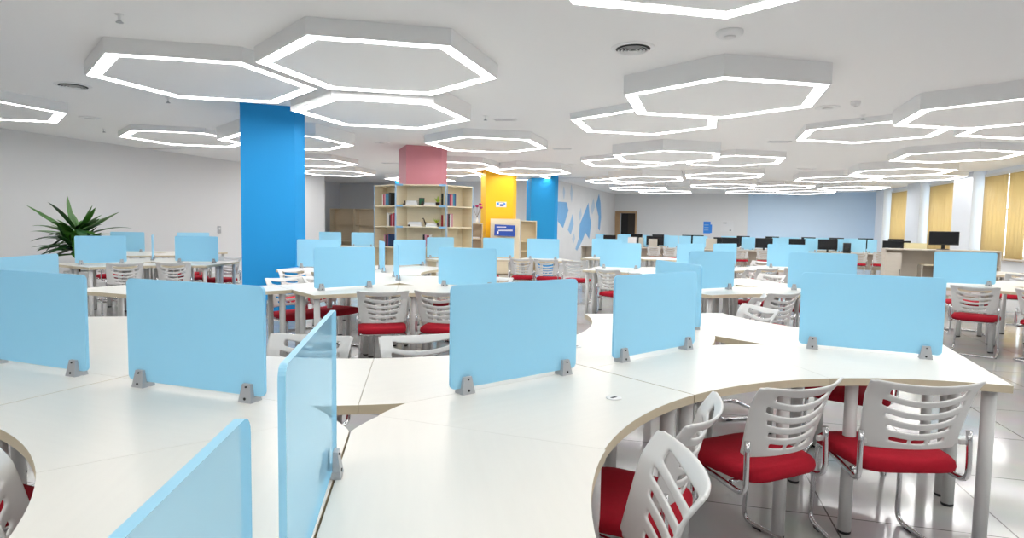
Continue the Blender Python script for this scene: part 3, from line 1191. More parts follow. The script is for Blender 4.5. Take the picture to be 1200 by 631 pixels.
def straight_desk(s0, s1, back, label, depth=0.62):
    x, y = row_pt((s0 + s1) / 2, back)
    root = empty('computer_desk', (x, y, 0), R(RA))
    tag(root, label, 'desk', 'straight computer desks by the far wall')
    w = s1 - s0 - 0.01
    mb = MB()
    mb.box((0, 0, TOPZ - 0.0125), (w, depth, 0.025), MT['greywood'], bevel=0.002)
    mb.build('tabletop', root)
    for sx in (-1, 1):
        mb = MB()
        mb.box((sx * (w / 2 - 0.02), 0, (TOPZ - 0.025) / 2), (0.025, depth - 0.06, TOPZ - 0.026), MT['greywood'])
        mb.build('side_panel', root)
    mb = MB()
    mb.box((0, depth / 2 - 0.06, 0.47), (w - 0.07, 0.018, 0.5), MT['greywood'])
    mb.build('modesty_panel', root)


def monitor(x, y, z, rz, label, w=0.50, h=0.32, group='black monitors on the computer desks'):
    root = empty('computer_monitor', (x, y, z), rz)
    tag(root, label, 'monitor', group)
    mb = MB()
    mb.box((0, 0.0, 0.09 + h / 2), (w, 0.03, h), MT['black'], bevel=0.006)
    mb.box((0, 0.022, 0.09 + h / 2), (w * 0.6, 0.03, h * 0.6), MT['black'], bevel=0.008)
    mb.build('housing', root)
    mb = MB()
    mb.box((0, -0.016, 0.09 + h / 2 + 0.004), (w - 0.03, 0.004, h - 0.04), MT['screen'])
    mb.build('screen', root)
    mb = MB()
    mb.box((0, 0.03, 0.10), (0.06, 0.02, 0.18), MT['black'], bevel=0.004)
    mb.lathe([(0.11, 0.0), (0.11, 0.010), (0.05, 0.016)], (0, 0.03, 0), MT['black'], n=20)
    mb.build('stand', root)
    return root


edges = [-0.6, 0.8, 2.2, 3.6, 5.0, 6.4, 7.8, 9.2]
names = ['beside the mural corner', 'under the white box', 'with the dark cluster of boxes', 'under the beige box', 'under two black monitors', 'before the blue wall', 'with the black speaker on it', 'behind the tall cabinets']
for i, s0 in enumerate(edges):
    straight_desk(s0, s0 + 1.4, 0.0, 'computer desk of the front far row, ' + names[i])
for i, s0 in enumerate(edges):
    straight_desk(s0, s0 + 1.4, 2.5, 'computer desk of the rear far row, behind the desk ' + names[i])


def row_panel(s, w, label, back=0.0):
    x, y = row_pt(s, back + 0.26)
    root = empty('desk_divider', (x, y, TOPZ), R(RA))
    tag(root, label, 'desk divider', 'blue dividers of the computer row')
    mb = MB()
    mb.prism(rounded_rect(w, 0.012, 0.44, 0.012, 3), -0.008, 0.008, MT['frost'], xf=Matrix.Rotation(PI / 2, 4, 'X'))
    mb.build('acrylic_panel', root)
    for sx in (-1, 1):
        c = link('clamp', CLAMP, root)
        c.location = (sx * (w / 2 - 0.06), 0, 0)


RPAN = [(-0.02, 0.36, 'leftmost blue divider of the far row, beside the mural'),
        (0.84, 0.42, 'blue divider of the far row between the first monitor and the white box'),
        (1.70, 0.24, 'narrow blue divider of the far row right of the white box'),
        (2.63, 0.43, 'blue divider of the far row right of the dark boxes, first of three'),
        (3.07, 0.41, 'blue divider of the far row right of the dark boxes, second of three'),
        (3.58, 0.50, 'blue divider of the far row right of the dark boxes, third of three'),
        (4.40, 0.14, 'sliver of blue divider left of the big far monitor'),
        (5.16, 0.43, 'blue divider of the far row between two big monitors'),
        (6.17, 0.53, 'blue divider of the far row under the blue wall edge'),
        (7.07, 0.40, 'blue divider of the far row left of the large clear monitor'),
        (7.95, 0.20, 'narrow blue divider of the far row beside the black speaker'),
        (8.43, 0.46, 'blue divider of the far row right of the black speaker'),
        (8.83, 0.27, 'rightmost blue divider of the far row by the monitor at the cabinet')]
for s, w, lab in RPAN:
    row_panel(s, w, lab)
RMON = [(0.40, 0.46, 'black monitor of the far row nearest the mural'),
        (4.62, 0.56, 'black monitor of the far row right of the beige box'),
        (5.66, 0.54, 'black monitor of the far row left of the blue wall'),
        (6.66, 0.48, 'black monitor of the far row hidden below by a divider'),
        (7.56, 0.56, 'fully visible black monitor with stand before the blue wall'),
        (9.45, 0.74, 'wide black monitor behind the left end of the cabinets'),
        (2.06, 0.62, 'black monitor behind the beige paper in the far row'),
        (4.20, 0.30, 'small black monitor right of the beige box')]
for s, w, lab in RMON:
    x, y = row_pt(s, 0.02)
    monitor(x, y, TOPZ, R(RA), lab, w=w, h=0.33)
# rear row: only the tops show
mlab = ['first', 'second', 'third', 'fourth', 'fifth', 'sixth', 'seventh', 'eighth', 'ninth', 'tenth']
for k, s in enumerate([0.9, 1.75, 2.9, 3.25, 4.9, 5.9, 7.1, 8.0, 8.9, 9.8]):
    x, y = row_pt(s, 2.4)
    monitor(x, y, TOPZ, R(RA), 'dark monitor top showing over the far row, %s from the mural' % mlab[k], w=0.46, h=0.37, group='monitors of the rear computer row')
for k, s in enumerate([0.4, 1.8, 3.2, 4.4, 6.5, 7.5, 8.5]):
    x, y = row_pt(s, 2.5)
    row_panel(s, 0.62, 'blue divider of the rear far row, %s from the mural' % mlab[k], back=2.5)


def carton(s, w, d, h, m, name, label, cat, back=-0.05):
    x, y = row_pt(s, back)
    root = empty(name, (x, y, TOPZ), R(RA))
    tag(root, label, cat)
    mb = MB()
    mb.box((0, 0, h / 2), (w, d, h), m, bevel=0.004)
    mb.build('box_body', root)
    mb = MB()
    mb.box((0, 0, h + 0.003), (w * 0.98, 0.05, 0.006), MT['beigebox'])
    mb.build('tape_strip', root)


carton(1.27, 0.30, 0.22, 0.36, MT['paper'], 'carton_box', 'white box standing in the far computer row', 'box')
carton(1.58, 0.14, 0.22, 0.35, MT['beigebox'], 'carton_box', 'slim beige box right of the white one in the far row', 'box')
carton(3.99, 0.34, 0.22, 0.36, MT['beigebox'], 'carton_box', 'beige box in the far row between divider and small monitor', 'box')
carton(2.03, 0.30, 0.06, 0.31, MT['beigebox'], 'document_holder', 'beige paper holder standing before a dark monitor in the far row', 'holder', back=-0.22)
carton(9.92, 0.56, 0.22, 0.36, MT['carton'], 'carton_box', 'cream yellow box left of the monitor on the cabinet', 'box', back=-0.1)
x, y = row_pt(8.10, -0.02)
root = empty('desktop_speaker', (x, y, TOPZ), R(RA))
tag(root, 'black upright speaker between blue dividers before the blue wall', 'speaker')
mb = MB()
mb.box((0, 0, 0.16), (0.21, 0.2, 0.32), MT['black'], bevel=0.01)
mb.build('cabinet_body', root)
mb = MB()
mb.lathe([(0.07, 0), (0.07, 0.01), (0.03, 0.004)], (0, 0, 0), MT['screen'], n=18)
g = mb.build('speaker_cone', root)
g.location = (0, -0.098, 0.12)
g.rotation_euler = (PI / 2, 0, 0)

for s, back, lab in ((1.5, -0.95, 'red chair before the far row under the dark boxes, left'), (2.2, -0.90, 'red chair before the far row under the dark boxes, middle'),
                     (2.75, -0.95, 'red chair before the far row under the dark boxes, right'), (8.35, -0.85, 'red chair under the far desk left of the cabinets'),
                     (8.95, -0.80, 'red chair under the far desk touching the cabinets'), (5.0, -0.9, 'white chair before the far row beside two big monitors'),
                     (5.7, -0.9, 'white chair before the far row under the monitor left of the blue wall'), (4.5, -0.95, 'white chair before the far row behind the small divider')):
    x, y = row_pt(s, back + 0.15)
    chair(x, y, RA + 90, lab, 'chairs before the far computer row')

# ------------------------------------------------------------------ tall cabinets at the right
CP = Vector((7.60, 12.45))


def open_cabinet(i, label):
    w = 0.95
    p = CP + d2(RA) * (i * (w + 0.004) + w / 2)
    root = empty('open_cabinet', (p.x, p.y, 0), R(RA))
    tag(root, label, 'cabinet', 'open cabinets under the window monitor')
    D, H = 0.42, 1.09
    for sx in (-1, 1):
        mb = MB()
        mb.box((sx * (w / 2 - 0.0125), 0, (H - 0.025) / 2), (0.025, D, H - 0.027), MT['greywood'])
        mb.build('side_panel', root)
    mb = MB()
    mb.box((0, 0, H - 0.0125), (w, D + 0.02, 0.025), MT['greywood'])
    mb.build('top_board', root)
    mb = MB()
    mb.box((0, D / 2 - 0.01, H / 2), (w - 0.052, 0.012, H - 0.06), MT['greywood'])
    mb.build('back_board', root)
    mb = MB()
    mb.box((0.10 if i else 0.18, 0, 0.40), (0.022, D - 0.05, 0.74), MT['greywood'])
    mb.build('divider_board', root)
    mb = MB()
    mb.box((0.28 if i else 0.32, 0, 0.78), (0.33 if i else 0.25, D - 0.06, 0.02), MT['wood'])
    mb.build('shelf', root)
    if i == 0:
        mb = MB()
        mb.box((-w / 2 + 0.15, -D / 2 - 0.012, 0.52), (0.28, 0.02, 0.98), MT['greywood'])
        dd = mb.build('cabinet_door', root)
        mb = MB()
        mb.tube(fillet([(0, 0, -0.05), (0, -0.03, -0.05), (0, -0.03, 0.05), (0, 0, 0.05)], 0.01, 3), 0.006, MT['black'], n=8)
        h = mb.build('handle', dd)
        h.location = (-w / 2 + 0.26, -D / 2 - 0.022, 0.62)


open_cabinet(0, 'greige open cabinet with a door at its left, beside the red far chairs')
open_cabinet(1, 'greige open cabinet carrying a black monitor below the windows')
p = CP + d2(RA) * 1.02
monitor(p.x, p.y, 1.09, R(RA), 'black monitor standing on the greige cabinet before the pillar', w=0.50, h=0.27, group='monitor on the cabinet')

# ------------------------------------------------------------------ bookcases round the pink column
BZ = [0.06, 0.49, 0.935, 1.38, 1.825, 2.27]


def bookcase(a, b, label, mtl, shelves=BZ, depth=0.34, trim=True, inl=0.0, inr=0.0):
    """a, b: front left and front right corner on the floor; inl / inr: how far the back corners are set in"""
    a, b = Vector(a), Vector(b)
    w = (b - a).length
    ang = math.atan2(b.y - a.y, b.x - a.x)
    root = empty('bookcase', (a.x, a.y, 0), ang)
    tag(root, label, 'bookcase', 'birch bookcases round the pink column' if trim else None)
    H = shelves[-1]
    t, dp = 0.022, depth - 0.013

    def xl(y):
        return inl * y / depth

    def xr(y):
        return w - inr * y / depth
    for sd in (0, 1):
        mb = MB()
        if sd == 0:
            q = [(xl(0), 0), (xl(0) + t, 0), (xl(depth) + t, depth), (xl(depth), depth)]
        else:
            q = [(xr(0) - t, 0), (xr(0), 0), (xr(depth), depth), (xr(depth) - t, depth)]
        mb.prism(q, 0.0, H, mtl)
        if trim:
            mb.box((0.011 if sd == 0 else w - 0.011, -0.002, H / 2), (0.014, 0.004, H), MT['bluetrim'])
        mb.build('side_panel', root)
    for z in shelves:
        mb = MB()
        mb.prism([(xl(0) + t, 0.003), (xr(0) - t, 0.003), (xr(dp) - t, dp), (xl(dp) + t, dp)], z - 0.024, z, mtl)
        mb.build('shelf', root)
        if trim and z > 0.8:
            for x in ((0.085, w - 0.085) if w > 0.9 else ()):
                mb = MB()
                mb.box((x, -0.006, z - 0.012), (0.15, 0.010, 0.04), MT['bluetrim'])
                mb.build('blue_connector', root)
    mb = MB()
    mb.prism([(xl(depth) + t, depth - 0.012), (xr(depth) - t, depth - 0.012), (xr(depth) - t, depth), (xl(depth) + t, depth)], 0.01, H - 0.01, mtl)
    mb.build('back_board', root)
    return root, w, ang


def in_case(a, ang, x, y, z):
    p = Vector(a) + Vector((math.cos(ang) * x - math.sin(ang) * y, math.sin(ang) * x + math.cos(ang) * y))
    return (p.x, p.y, z)


BKA, BKB = (-2.50, 12.98), (-1.41, 12.91)
BL0, BR1 = (-3.09, 13.56), (-0.885, 13.48)
_, wL, aL = bookcase(BL0, (-2.505, 13.005), 'birch bookcase bay left of the pink column, angled back', MT['wood'], inr=0.146)
_, wM, aM = bookcase(BKA, BKB, 'birch bookcase bay in front of the pink column, the widest one', MT['wood'], inl=0.146, inr=0.146)
_, wR, aR = bookcase((-1.405, 12.935), BR1, 'birch bookcase bay right of the pink column, angled back', MT['wood'], inl=0.146)

BOOKM = [MT['b1'], MT['b2'], MT['b3'], MT['b4'], MT['b5'], MT['b6']]
CN = {0: 'red', 1: 'navy', 2: 'teal', 3: 'white', 4: 'black', 5: 'pink'}


def book(loc, ang, th, h, d, ci, label, flat=False, group=None):
    root = empty('book', loc, ang)
    tag(root, label, 'book', group)
    if flat:
        mb = MB()
        mb.box((0, 0, th / 2), (h, d, th * 0.8), MT['paper'])
        mb.build('pages', root)
        mb = MB()
        mb.box((0, -0.002, th * 0.05), (h + 0.006, d + 0.004, th * 0.1), BOOKM[ci])
        mb.box((0, -0.002, th * 0.95), (h + 0.006, d + 0.004, th * 0.1), BOOKM[ci])
        mb.build('cover', root)
    else:
        mb = MB()
        mb.box((0, 0.004, h / 2), (th * 0.8, d - 0.008, h - 0.008), MT['paper'])
        mb.build('pages', root)
        mb = MB()
        mb.box((-th * 0.45, 0, h / 2), (th * 0.1, d, h), BOOKM[ci])
        mb.box((th * 0.45, 0, h / 2), (th * 0.1, d, h), BOOKM[ci])
        mb.box((0, -d / 2 + 0.003, h / 2), (th, 0.006, h), BOOKM[ci])
        mb.build('cover', root)


ORD = ['first', 'second', 'third', 'fourth', 'fifth', 'sixth', 'seventh', 'eighth', 'ninth']


def book_row(a, ang, x0, z, cols, where, group):
    x = x0
    for k, ci in enumerate(cols):
        th = random.uniform(0.036, 0.05)
        h = random.uniform(0.24, 0.29)
        book(in_case(a, ang, x + th / 2, 0.15, z), ang, th, h, 0.18, ci, '%s upright book, %s from the left on the %s' % (CN[ci], ORD[k], where), group=group)
        x += th + 0.002


book_row(BL0, aL, 0.22, BZ[4], [3, 0, 5, 2, 1, 2, 4, 4], 'top shelf of the left bookcase bay', 'books on the left bay, top shelf')
book_row(BL0, aL, 0.40, BZ[3], [3, 3, 4, 0, 5, 0], 'second shelf of the left bookcase bay', 'books on the left bay, second shelf')
book_row((-1.405, 12.935), aR, 0.05, BZ[4], [4, 1, 0, 5, 2, 1], 'top shelf of the right bookcase bay', 'books on the right bay, top shelf')
book_row((-1.405, 12.935), aR, 0.05, BZ[3], [0, 4, 3, 5], 'second shelf of the right bookcase bay', 'books on the right bay, second shelf')
book_row(BL0, aL, 0.30, BZ[2], [5, 4, 0, 1], 'third shelf of the left bookcase bay', 'books on the left bay, third shelf')
book_row(BKA, aM, 0.58, BZ[2], [4, 6 - 1, 0, 3], 'third shelf of the middle bookcase bay', 'books on the middle bay, third shelf')


def pile(x, z, n, w, where):
    zz = z
    for k in range(n):
        th = 0.034
        book(in_case(BKA, aM, x, 0.16, zz), aM, th, w - 0.02 * k, 0.20, 3, 'white flat book, %s from the bottom of the pile %s' % (ORD[k], where), flat=True, group='flat books on the middle bay')
        zz += th + 0.001


pile(0.33, BZ[4], 3, 0.26, 'on the top shelf left')
pile(0.72, BZ[4], 2, 0.24, 'on the top shelf right')
pile(0.40, BZ[3], 3, 0.30, 'on the second shelf left')
pile(0.76, BZ[3], 2, 0.24, 'on the second shelf right')
pile(0.76, BZ[2], 2, 0.22, 'on the third shelf right')


def small_plant(x, z, label):
    root = empty('small_potted_plant', in_case(BKA, aM, x, 0.15, z), aM)
    tag(root, label, 'plant')
    mb = MB()
    mb.lathe([(0.035, 0), (0.045, 0.07), (0.047, 0.075), (0.04, 0.075)], (0, 0, 0), MT['bronze'], n=16)
    mb.build('pot', root)
    mb = MB()
    rnd = random.Random(int(x * 100))
    for k in range(22):
        a = rnd.uniform(0, 2 * PI)
        le = rnd.uniform(0.08, 0.16)
        tilt = rnd.uniform(0.1, 0.9)
        dirv = Vector((math.cos(a) * math.sin(tilt), math.sin(a) * math.sin(tilt), math.cos(tilt)))
        side = dirv.cross(Vector((0, 0, 1))).normalized() * 0.014
        p0 = Vector((0, 0, 0.07))
        bm = mb.bm
        q = [bm.verts.new(p0), bm.verts.new(p0 + dirv * le * .5 + side), bm.verts.new(p0 + dirv * le), bm.verts.new(p0 + dirv * le * .5 - side)]
        mb._fin([bm.faces.new(q)], MT['leaflime'])
    mb.build('foliage', root)


small_plant(0.88, BZ[4], 'lime green potted plant on the top shelf of the middle bookcase bay')
small_plant(0.86, BZ[3], 'lime green potted plant on the second shelf of the middle bookcase bay')
# ornaments
root = empty('picture_frame', in_case(BKA, aM, 0.52, 0.2, BZ[4]), aM)
tag(root, 'green framed picture leaning beside the flat white books, top shelf', 'picture frame')
mb = MB()
mb.box((0, 0, 0.085), (0.12, 0.014, 0.17), MT['black'], rx=R(-8))
mb.build('frame_border', root)
mb = MB()
mb.box((0, -0.010, 0.085), (0.095, 0.006, 0.145), MT['green'], rx=R(-8))
mb.build('picture', root)
root = empty('swan_figurine', in_case(BKA, aM, 0.60, 0.15, BZ[3]), aM)
tag(root, 'dark bird figurine with curved neck on the second shelf of the middle bay', 'figurine')
mb = MB()
mb.tube([(-0.06, 0, 0.15), (-0.055, 0, 0.17), (-0.03, 0, 0.175), (-0.015, 0, 0.15), (0.0, 0, 0.10), (0.03, 0, 0.05), (0.07, 0, 0.04), (0.11, 0, 0.055)], [0.006, 0.012, 0.013, 0.012, 0.016, 0.036, 0.034, 0.008], MT['bronze'], n=12)
mb.lathe([(0.04, 0), (0.035, 0.012)], (0.045, 0, 0), MT['bronze'], n=16)
mb.build('figurine_body', root)
for x, z, lab in ((0.18, BZ[4], 'small dark ornament left of the flat books, top shelf'), (0.56, BZ[4], 'small dark ornament right of the green picture'), (0.28, BZ[3], 'slim dark bottle shaped ornament on the second shelf'), (0.62, BZ[2], 'dark red ornament on the third shelf')):
    root = empty('ornament', in_case(BKA, aM, x, 0.09, z), aM)
    tag(root, lab, 'ornament')
    mb = MB()
    mb.lathe([(0.035, 0), (0.042, 0.03), (0.02, 0.06), (0.012, 0.09), (0.015, 0.10)], (0, 0, 0), MT['bronze'], n=14)
    mb.build('ornament_body', root)

# cabinet, display and shelves at the yellow column
root = empty('low_cabinet', (-0.22, 18.08, 0), 0)
tag(root, 'birch cabinet in front of the yellow column carrying a blue display board', 'cabinet')
mb = MB()
mb.box((0, 0, 0.83), (0.86, 0.5, 1.62), MT['wood'])
mb.build('carcass', root)
for sx in (-1, 1):
    mb = MB()
    mb.box((sx * 0.215, -0.26, 0.80), (0.42, 0.02, 1.5), MT['wood'], bevel=0.003)
    mb.build('cabinet_door', root)
root = empty('display_board', (-0.23, 17.74, 1.13), 0)
tag(root, 'blue printed display board leaning on the cabinet under the yellow column', 'sign')
mb = MB()
mb.box((0, 0, 0.17), (0.60, 0.02, 0.33), MT['navy'], rx=R(-12), ry=R(2))
mb.build('board', root)
mb = MB()
for (x, z, w, h) in ((-0.10, 0.27, 0.28, 0.022), (0.02, 0.205, 0.42, 0.02), (0.02, 0.165, 0.42, 0.02), (-0.2, 0.10, 0.05, 0.09)):
    mb.box((x, -0.015 - (z - 0.17) * -0.21, z), (w, 0.006, h), MT['paper'], rx=R(-12))
mb.build('printed_lines', root)
root = empty('wall_notice', (-0.36, 18.489, 2.08), R(12))
tag(root, 'small white notice on the yellow column', 'notice')
mb = MB()
mb.box((0, 0, 0), (0.32, 0.012, 0.16), MT['paper'])
mb.build('plate', root)
mb = MB()
for x, z, w, h, m in ((-0.10, 0.02, 0.06, 0.06, 'poster'), (0.02, -0.02, 0.12, 0.06, 'navy'), (0.10, 0.02, 0.06, 0.05, 'poster'), (0.0, 0.055, 0.2, 0.015, 'greytext')):
    mb.box((x, -0.008, z), (w, 0.004, h), MT[m])
mb.build('printed_lines', root)
bookcase((-1.38, 18.16), (-0.90, 18.16), 'low tan shelf unit left of the yellow column cabinet', MT['brownwood'], shelves=[0.06, 0.55, 1.05, 1.5], trim=False)
bookcase((0.24, 18.15), (0.72, 18.15), 'low birch shelf unit between the yellow and far blue columns', MT['wood'], shelves=[0.06, 0.4, 0.7, 0.98, 1.6], trim=False)
book((-1.12, 18.32, 1.051), 0, 0.04, 0.26, 0.2, 3, 'flat white book on the low tan shelf left of the yellow column', flat=True)
# flower on the left shelf unit
root = empty('potted_flower', (-1.08, 18.36, 1.501), 0)
tag(root, 'small magenta flower in a vase on the tan shelf left of the yellow column', 'flower')
mb = MB()
mb.lathe([(0.03, 0), (0.045, 0.08), (0.02, 0.16), (0.025, 0.18)], (0, 0, 0), MT['b4'], n=14)
mb.build('vase', root)
mb = MB()
for dx, dz in ((0, 0.5), (0.10, 0.56), (-0.12, 0.48), (0.12, 0.46)):
    mb.tube([(0, 0, 0.17), (dx * .5, 0, 0.32), (dx, 0, dz)], 0.005, MT['stem'], n=6)
mb.build('stems', root)
mb = MB()
for dx, dz in ((0, 0.5), (0.10, 0.56), (-0.12, 0.48), (0.12, 0.46)):
    mb.lathe([(0.012, -0.03), (0.05, 0.0), (0.055, 0.03), (0.02, 0.045)], (dx, 0, dz), MT['magenta'] if dx >= 0 else MT['b2'], n=10)
mb.build('petals', root)

# tan shelves in the recess, left of the bookcases
bookcase((-7.2, 24.0), (-6.2, 23.72), 'tan wall shelf in the recess, left half', MT['brownwood'], shelves=[0.06, 0.75, 1.42, 2.02], trim=False)
bookcase((-6.15, 23.70), (-5.2, 23.44), 'tan wall shelf in the recess, right half', MT['brownwood'], shelves=[0.06, 0.75, 1.42, 2.02], trim=False)

# ------------------------------------------------------------------ potted plant by the left wall
px_, py_ = -7.98, 11.15
root = empty('potted_plant', (px_, py_, 0), 0)
tag(root, 'large green potted plant with long arching leaves by the left wall', 'plant')
mb = MB()
mb.lathe([(0.15, 0.0), (0.19, 0.22), (0.21, 0.42), (0.225, 0.44), (0.225, 0.46), (0.19, 0.46), (0.185, 0.41)], (0, 0, 0), MT['pot'], n=28)
mb.build('pot', root)
mb = MB()
mb.lathe([(0.18, 0.40), (0.18, 0.425), (0.10, 0.435)], (0, 0, 0), MT['soil'], n=20)
mb.build('soil', root)
mb = MB()
mb.tube([(0, 0, 0.42), (0.02, 0, 0.7), (0.0, 0.01, 1.0), (0.01, 0, 1.22)], [0.03, 0.028, 0.024, 0.018], MT['stem'], n=10)
mb.build('trunk', root)


def leaf(mb, base, az, el, length, width, droop, m):
    """long blade: spine curve with droop, folded slightly along its midrib"""
    bm = mb.bm
    n = 9
    p = Vector(base)
    e = el
    step = length / n
    rows = []
    for k in range(n + 1):
        t = k / n
        dirv = Vector((math.cos(az) * math.cos(e), math.sin(az) * math.cos(e), math.sin(e)))
        side = Vector((-math.sin(az), math.cos(az), 0))
        upv = side.cross(dirv)
        w = width * (math.sin(PI * min(1, t * 0.93 + 0.07)) ** 0.75)
        rows.append((bm.verts.new(p + side * w + upv * abs(w) * .25), bm.verts.new(p.copy()), bm.verts.new(p - side * w + upv * abs(w) * .25)))
        p = p + dirv * step
        e -= droop / n * (0.4 + 1.2 * t)
    fs = []
    for A, B in zip(rows, rows[1:]):
        fs.append(bm.faces.new((A[0], A[1], B[1], B[0])))
        fs.append(bm.faces.new((A[1], A[2], B[2], B[1])))
    mb._fin(fs, m, True)


rnd = random.Random(5)
LV = [  # base height, azimuth, elevation, length, width, droop
    (1.20, 200, 80, 0.62, 0.085, 0.1), (1.20, 20, 66, 0.52, 0.05, 0.2), (1.18, 350, 52, 0.58, 0.045, 0.2), (1.2, 160, 70, 0.40, 0.05, 0.3), (1.2, 10, 45, 0.5, 0.05, 0.5),
    (1.12, 184, 36, 0.98, 0.050, 0.25), (1.10, 178, 26, 0.86, 0.045, 0.8), (1.10, 192, 40, 0.72, 0.055, 0.4), (1.10, 352, 34, 0.95, 0.042, 0.35), (1.08, 2, 24, 0.98, 0.042, 0.75), (1.05, 348, 16, 0.80, 0.036, 0.5),
    (1.02, 186, 16, 0.80, 0.050, 1.0), (0.98, 176, 4, 0.80, 0.05, 0.9), (0.96, 190, -8, 0.72, 0.05, 0.7), (1.0, 6, 8, 0.7, 0.045, 1.0), (0.92, 182, -16, 0.66, 0.05, 0.5),
]
for k in range(64):
    LV.append((rnd.uniform(0.78, 1.25), rnd.uniform(0, 360), rnd.uniform(-25, 62), rnd.uniform(0.4, 0.7), rnd.uniform(0.035, 0.055), rnd.uniform(0.3, 1.1)))
for k, (h, az, el, le, w, dr_) in enumerate(LV):
    mb = MB()
    leaf(mb, (0, 0, h), R(az), R(el), le * 1.05, w * 1.75, dr_, MT['leaf'] if k < 8 or k % 2 == 0 else MT['leafdark'])
    mb.build('leaf', root)

# ------------------------------------------------------------------ wall things
root = empty('wall_switch', (0, 0, 0), 0)
root.matrix_world = LXF @ Matrix.Translation((4.75, 0.0, 1.2))
tag(root, 'grey switch box on the left wall above the twin dividers', 'switch')
mb = MB()
mb.box((0, 0.012, 0), (0.11, 0.024, 0.2), MT['clamp'], bevel=0.004)
mb.build('cover_plate', root)
mb = MB()
mb.box((0, 0.028, 0.03), (0.05, 0.008, 0.06), MT['paper'])
mb.build('rocker', root)


def on_far(s, z):
    return FXF @ Matrix.Translation((s, 0.0, z))


def far_s(x, y):
    return (Vector((x, y)) - Vector(CORNER_FR)).dot(fd)


root = empty('wall_poster', (0, 0, 0))
root.matrix_world = on_far(6.9, 1.54)
tag(root, 'blue poster on the far grey wall', 'poster')
mb = MB()
mb.box((0, 0.006, 0), (0.32, 0.01, 0.56), MT['poster'])
mb.box((-0.19, 0.006, -0.06), (0.08, 0.01, 0.40), MT['poster'])
mb.build('sheet', root)
mb = MB()
for z in (0.12, 0.0, -0.12):
    mb.box((0.02, 0.013, z), (0.2, 0.004, 0.03), MT['mural2'])
mb.build('printed_lines', root)
root = empty('wall_whiteboard', (0, 0, 0))
root.matrix_world = on_far(6.0, 1.62)
tag(root, 'small pale notice board on the far wall left of the blue paint', 'notice board')
mb = MB()
mb.box((0, 0.006, 0), (0.56, 0.012, 0.52), MT['marble'])
mb.build('board', root)
mb = MB()
mb.box((0.09, 0.014, 0.14), (0.16, 0.004, 0.05), MT['greytext'])
mb.box((-0.16, 0.014, -0.2), (0.08, 0.004, 0.06), MT['greytext'])
mb.build('printed_lines', root)


# ------------------------------------------------------------------ ceiling fittings
def round_diffuser(x, y, label):
    root = empty('air_diffuser', (x, y, CEIL), 0)
    tag(root, label, 'air vent', 'round air diffusers')
    mb = MB()
    mb.lathe([(0.14, -0.012), (0.20, -0.010), (0.21, -0.002), (0.21, 0.0), (0.14, 0.0)], (0, 0, 0), MT['fixture'], n=40)
    mb.build('outer_ring', root)
    mb = MB()
    mb.lathe([(0.165, -0.0135), (0.165, -0.0125)], (0, 0, 0), MT['slot'], n=40)
    mb.build('dark_throat', root)
    for k, r in enumerate((0.150, 0.118, 0.086, 0.054)):
        mb = MB()
        bm = mb.bm
        n = 36
        rings = [[bm.verts.new((rr * math.cos(2 * PI * j / n), rr * math.sin(2 * PI * j / n), z)) for j in range(n)] for rr, z in ((r, -0.030), (r - 0.018, -0.016), (r - 0.020, -0.016), (r - 0.003, -0.031))]
        fs = []
        for q in range(4):
            A, B = rings[q], rings[(q + 1) % 4]
            for j in range(n):
                fs.append(bm.faces.new((A[j], A[(j + 1) % n], B[(j + 1) % n], B[j])))
        mb._fin(fs, MT['fixture'], True)
        mb.build('louvre_ring', root)


round_diffuser(1.14, 6.03, 'round slatted air diffuser in the ceiling right of centre')
round_diffuser(-5.76, 8.06, 'round slatted air diffuser in the ceiling at far left')


def ceiling_disc(x, y, r, h, name, label, cat, m='fixture'):
    root = empty(name, (x, y, CEIL), 0)
    tag(root, label, cat)
    mb = MB()
    mb.lathe([(r, 0), (r, -h * .6), (r * .85, -h), (r * .3, -h)], (0, 0, 0), MT[m], n=28)
    mb.build('housing', root)
    mb = MB()
    mb.lathe([(r * .45, -h - 0.001), (r * .45, -h - 0.006), (r * .2, -h - 0.010)], (0, 0, 0), MT['paper'], n=20)
    mb.build('lens', root)


ceiling_disc(1.89, 5.50, 0.115, 0.045, 'smoke_detector', 'round white smoke detector above the deep hexagonal light', 'smoke detector')
ceiling_disc(4.57, 8.28, 0.06, 0.06, 'smoke_detector', 'small smoke detector left of the front right ceiling light', 'smoke detector')
ceiling_disc(4.41, 8.70, 0.16, 0.012, 'round_downlight', 'flat round downlight beside the small smoke detector', 'downlight')
ceiling_disc(-7.27, 10.54, 0.16, 0.012, 'round_downlight', 'flat round downlight near the left wall', 'downlight')
ceiling_disc(1.6, 16.9, 0.16, 0.012, 'round_downlight', 'flat round downlight above the mural corner', 'downlight')
ceiling_disc(-2.80, 13.05, 0.16, 0.012, 'round_downlight', 'flat round downlight left of the pink column', 'downlight')


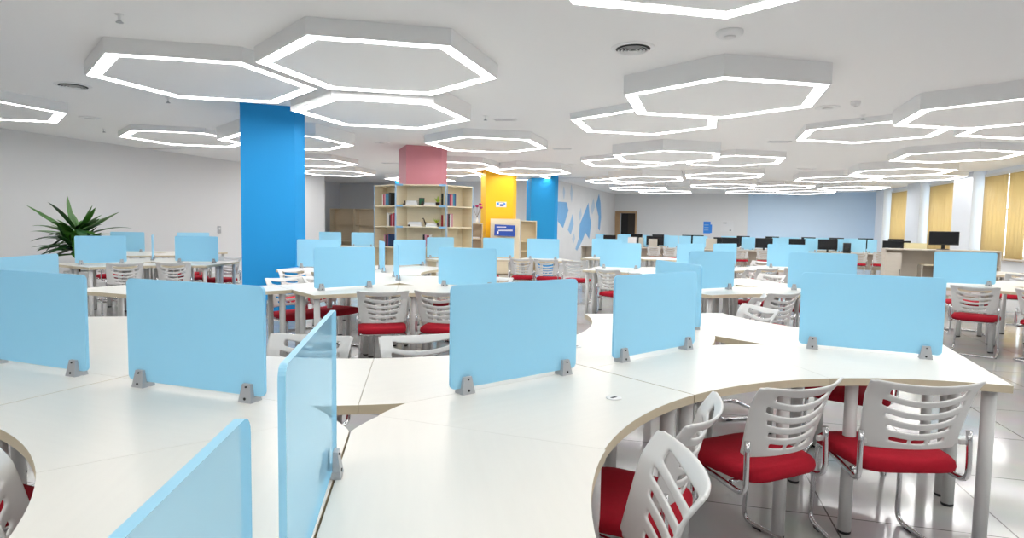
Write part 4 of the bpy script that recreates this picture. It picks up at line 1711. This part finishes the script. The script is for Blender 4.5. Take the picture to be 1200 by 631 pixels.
def sprinkler(x, y, label):
    root = empty('sprinkler_head', (x, y, CEIL), 0)
    tag(root, label, 'sprinkler', 'ceiling sprinklers')
    mb = MB()
    mb.lathe([(0.035, 0), (0.035, -0.006), (0.014, -0.008), (0.012, -0.05)], (0, 0, 0), MT['fixture'], n=16)
    mb.build('body', root)
    mb = MB()
    mb.lathe([(0.006, -0.05), (0.03, -0.066), (0.03, -0.070), (0.006, -0.072)], (0, 0, 0), MT['clamp'], n=16)
    mb.build('deflector', root)


for x, y, lab in ((-3.38, 5.31, 'ceiling sprinkler near the top left corner'), (-4.93, 8.78, 'ceiling sprinkler under the lights left of the blue column'), (-7.84, 11.76, 'ceiling sprinkler near the left wall'),
                  (-0.46, 9.78, 'ceiling sprinkler before the pink column'), (5.2, 9.2, 'ceiling sprinkler behind the small smoke detector')):
    sprinkler(x, y, lab)


def vent_slot(x, y, rz, w, label):
    root = empty('slot_vent', (x, y, CEIL), R(rz))
    tag(root, label, 'air vent', 'slot vents in the ceiling')
    mb = MB()
    for sy in (-1, 1):
        mb.box((0, sy * 0.07, -0.006), (w, 0.02, 0.012), MT['fixture'])
    for sx in (-1, 1):
        mb.box((sx * w / 2, 0, -0.006), (0.02, 0.16, 0.012), MT['fixture'])
    mb.build('surround', root)
    mb = MB()
    mb.box((0, 0, -0.002), (w - 0.02, 0.12, 0.004), MT['slot'])
    mb.build('dark_throat', root)
    for k in range(3):
        mb = MB()
        mb.box((0, -0.035 + 0.035 * k, -0.008), (w - 0.03, 0.014, 0.004), MT['fixture'], rx=R(25))
        mb.build('slat', root)


for x, y, w, lab in ((-0.15, 10.06, 0.36, 'slot vent in the ceiling before the pink column'), (1.07, 13.6, 0.4, 'slot vent in the ceiling above the far blue column'), (5.18, 12.0, 0.4, 'slot vent right of the central ceiling lights'),
                     (-3.45, 17.3, 0.5, 'slot vent left of the pink column, farther back'), (8.1, 17.0, 0.45, 'slot vent between the two right hand light groups'), (2.08, 21.3, 1.3, 'long slot vent in front of the mural wall'),
                     (-8.35, 14.7, 0.9, 'long slot vent by the left wall')):
    vent_slot(x, y, -8 if w < 1 else -22, w, lab)
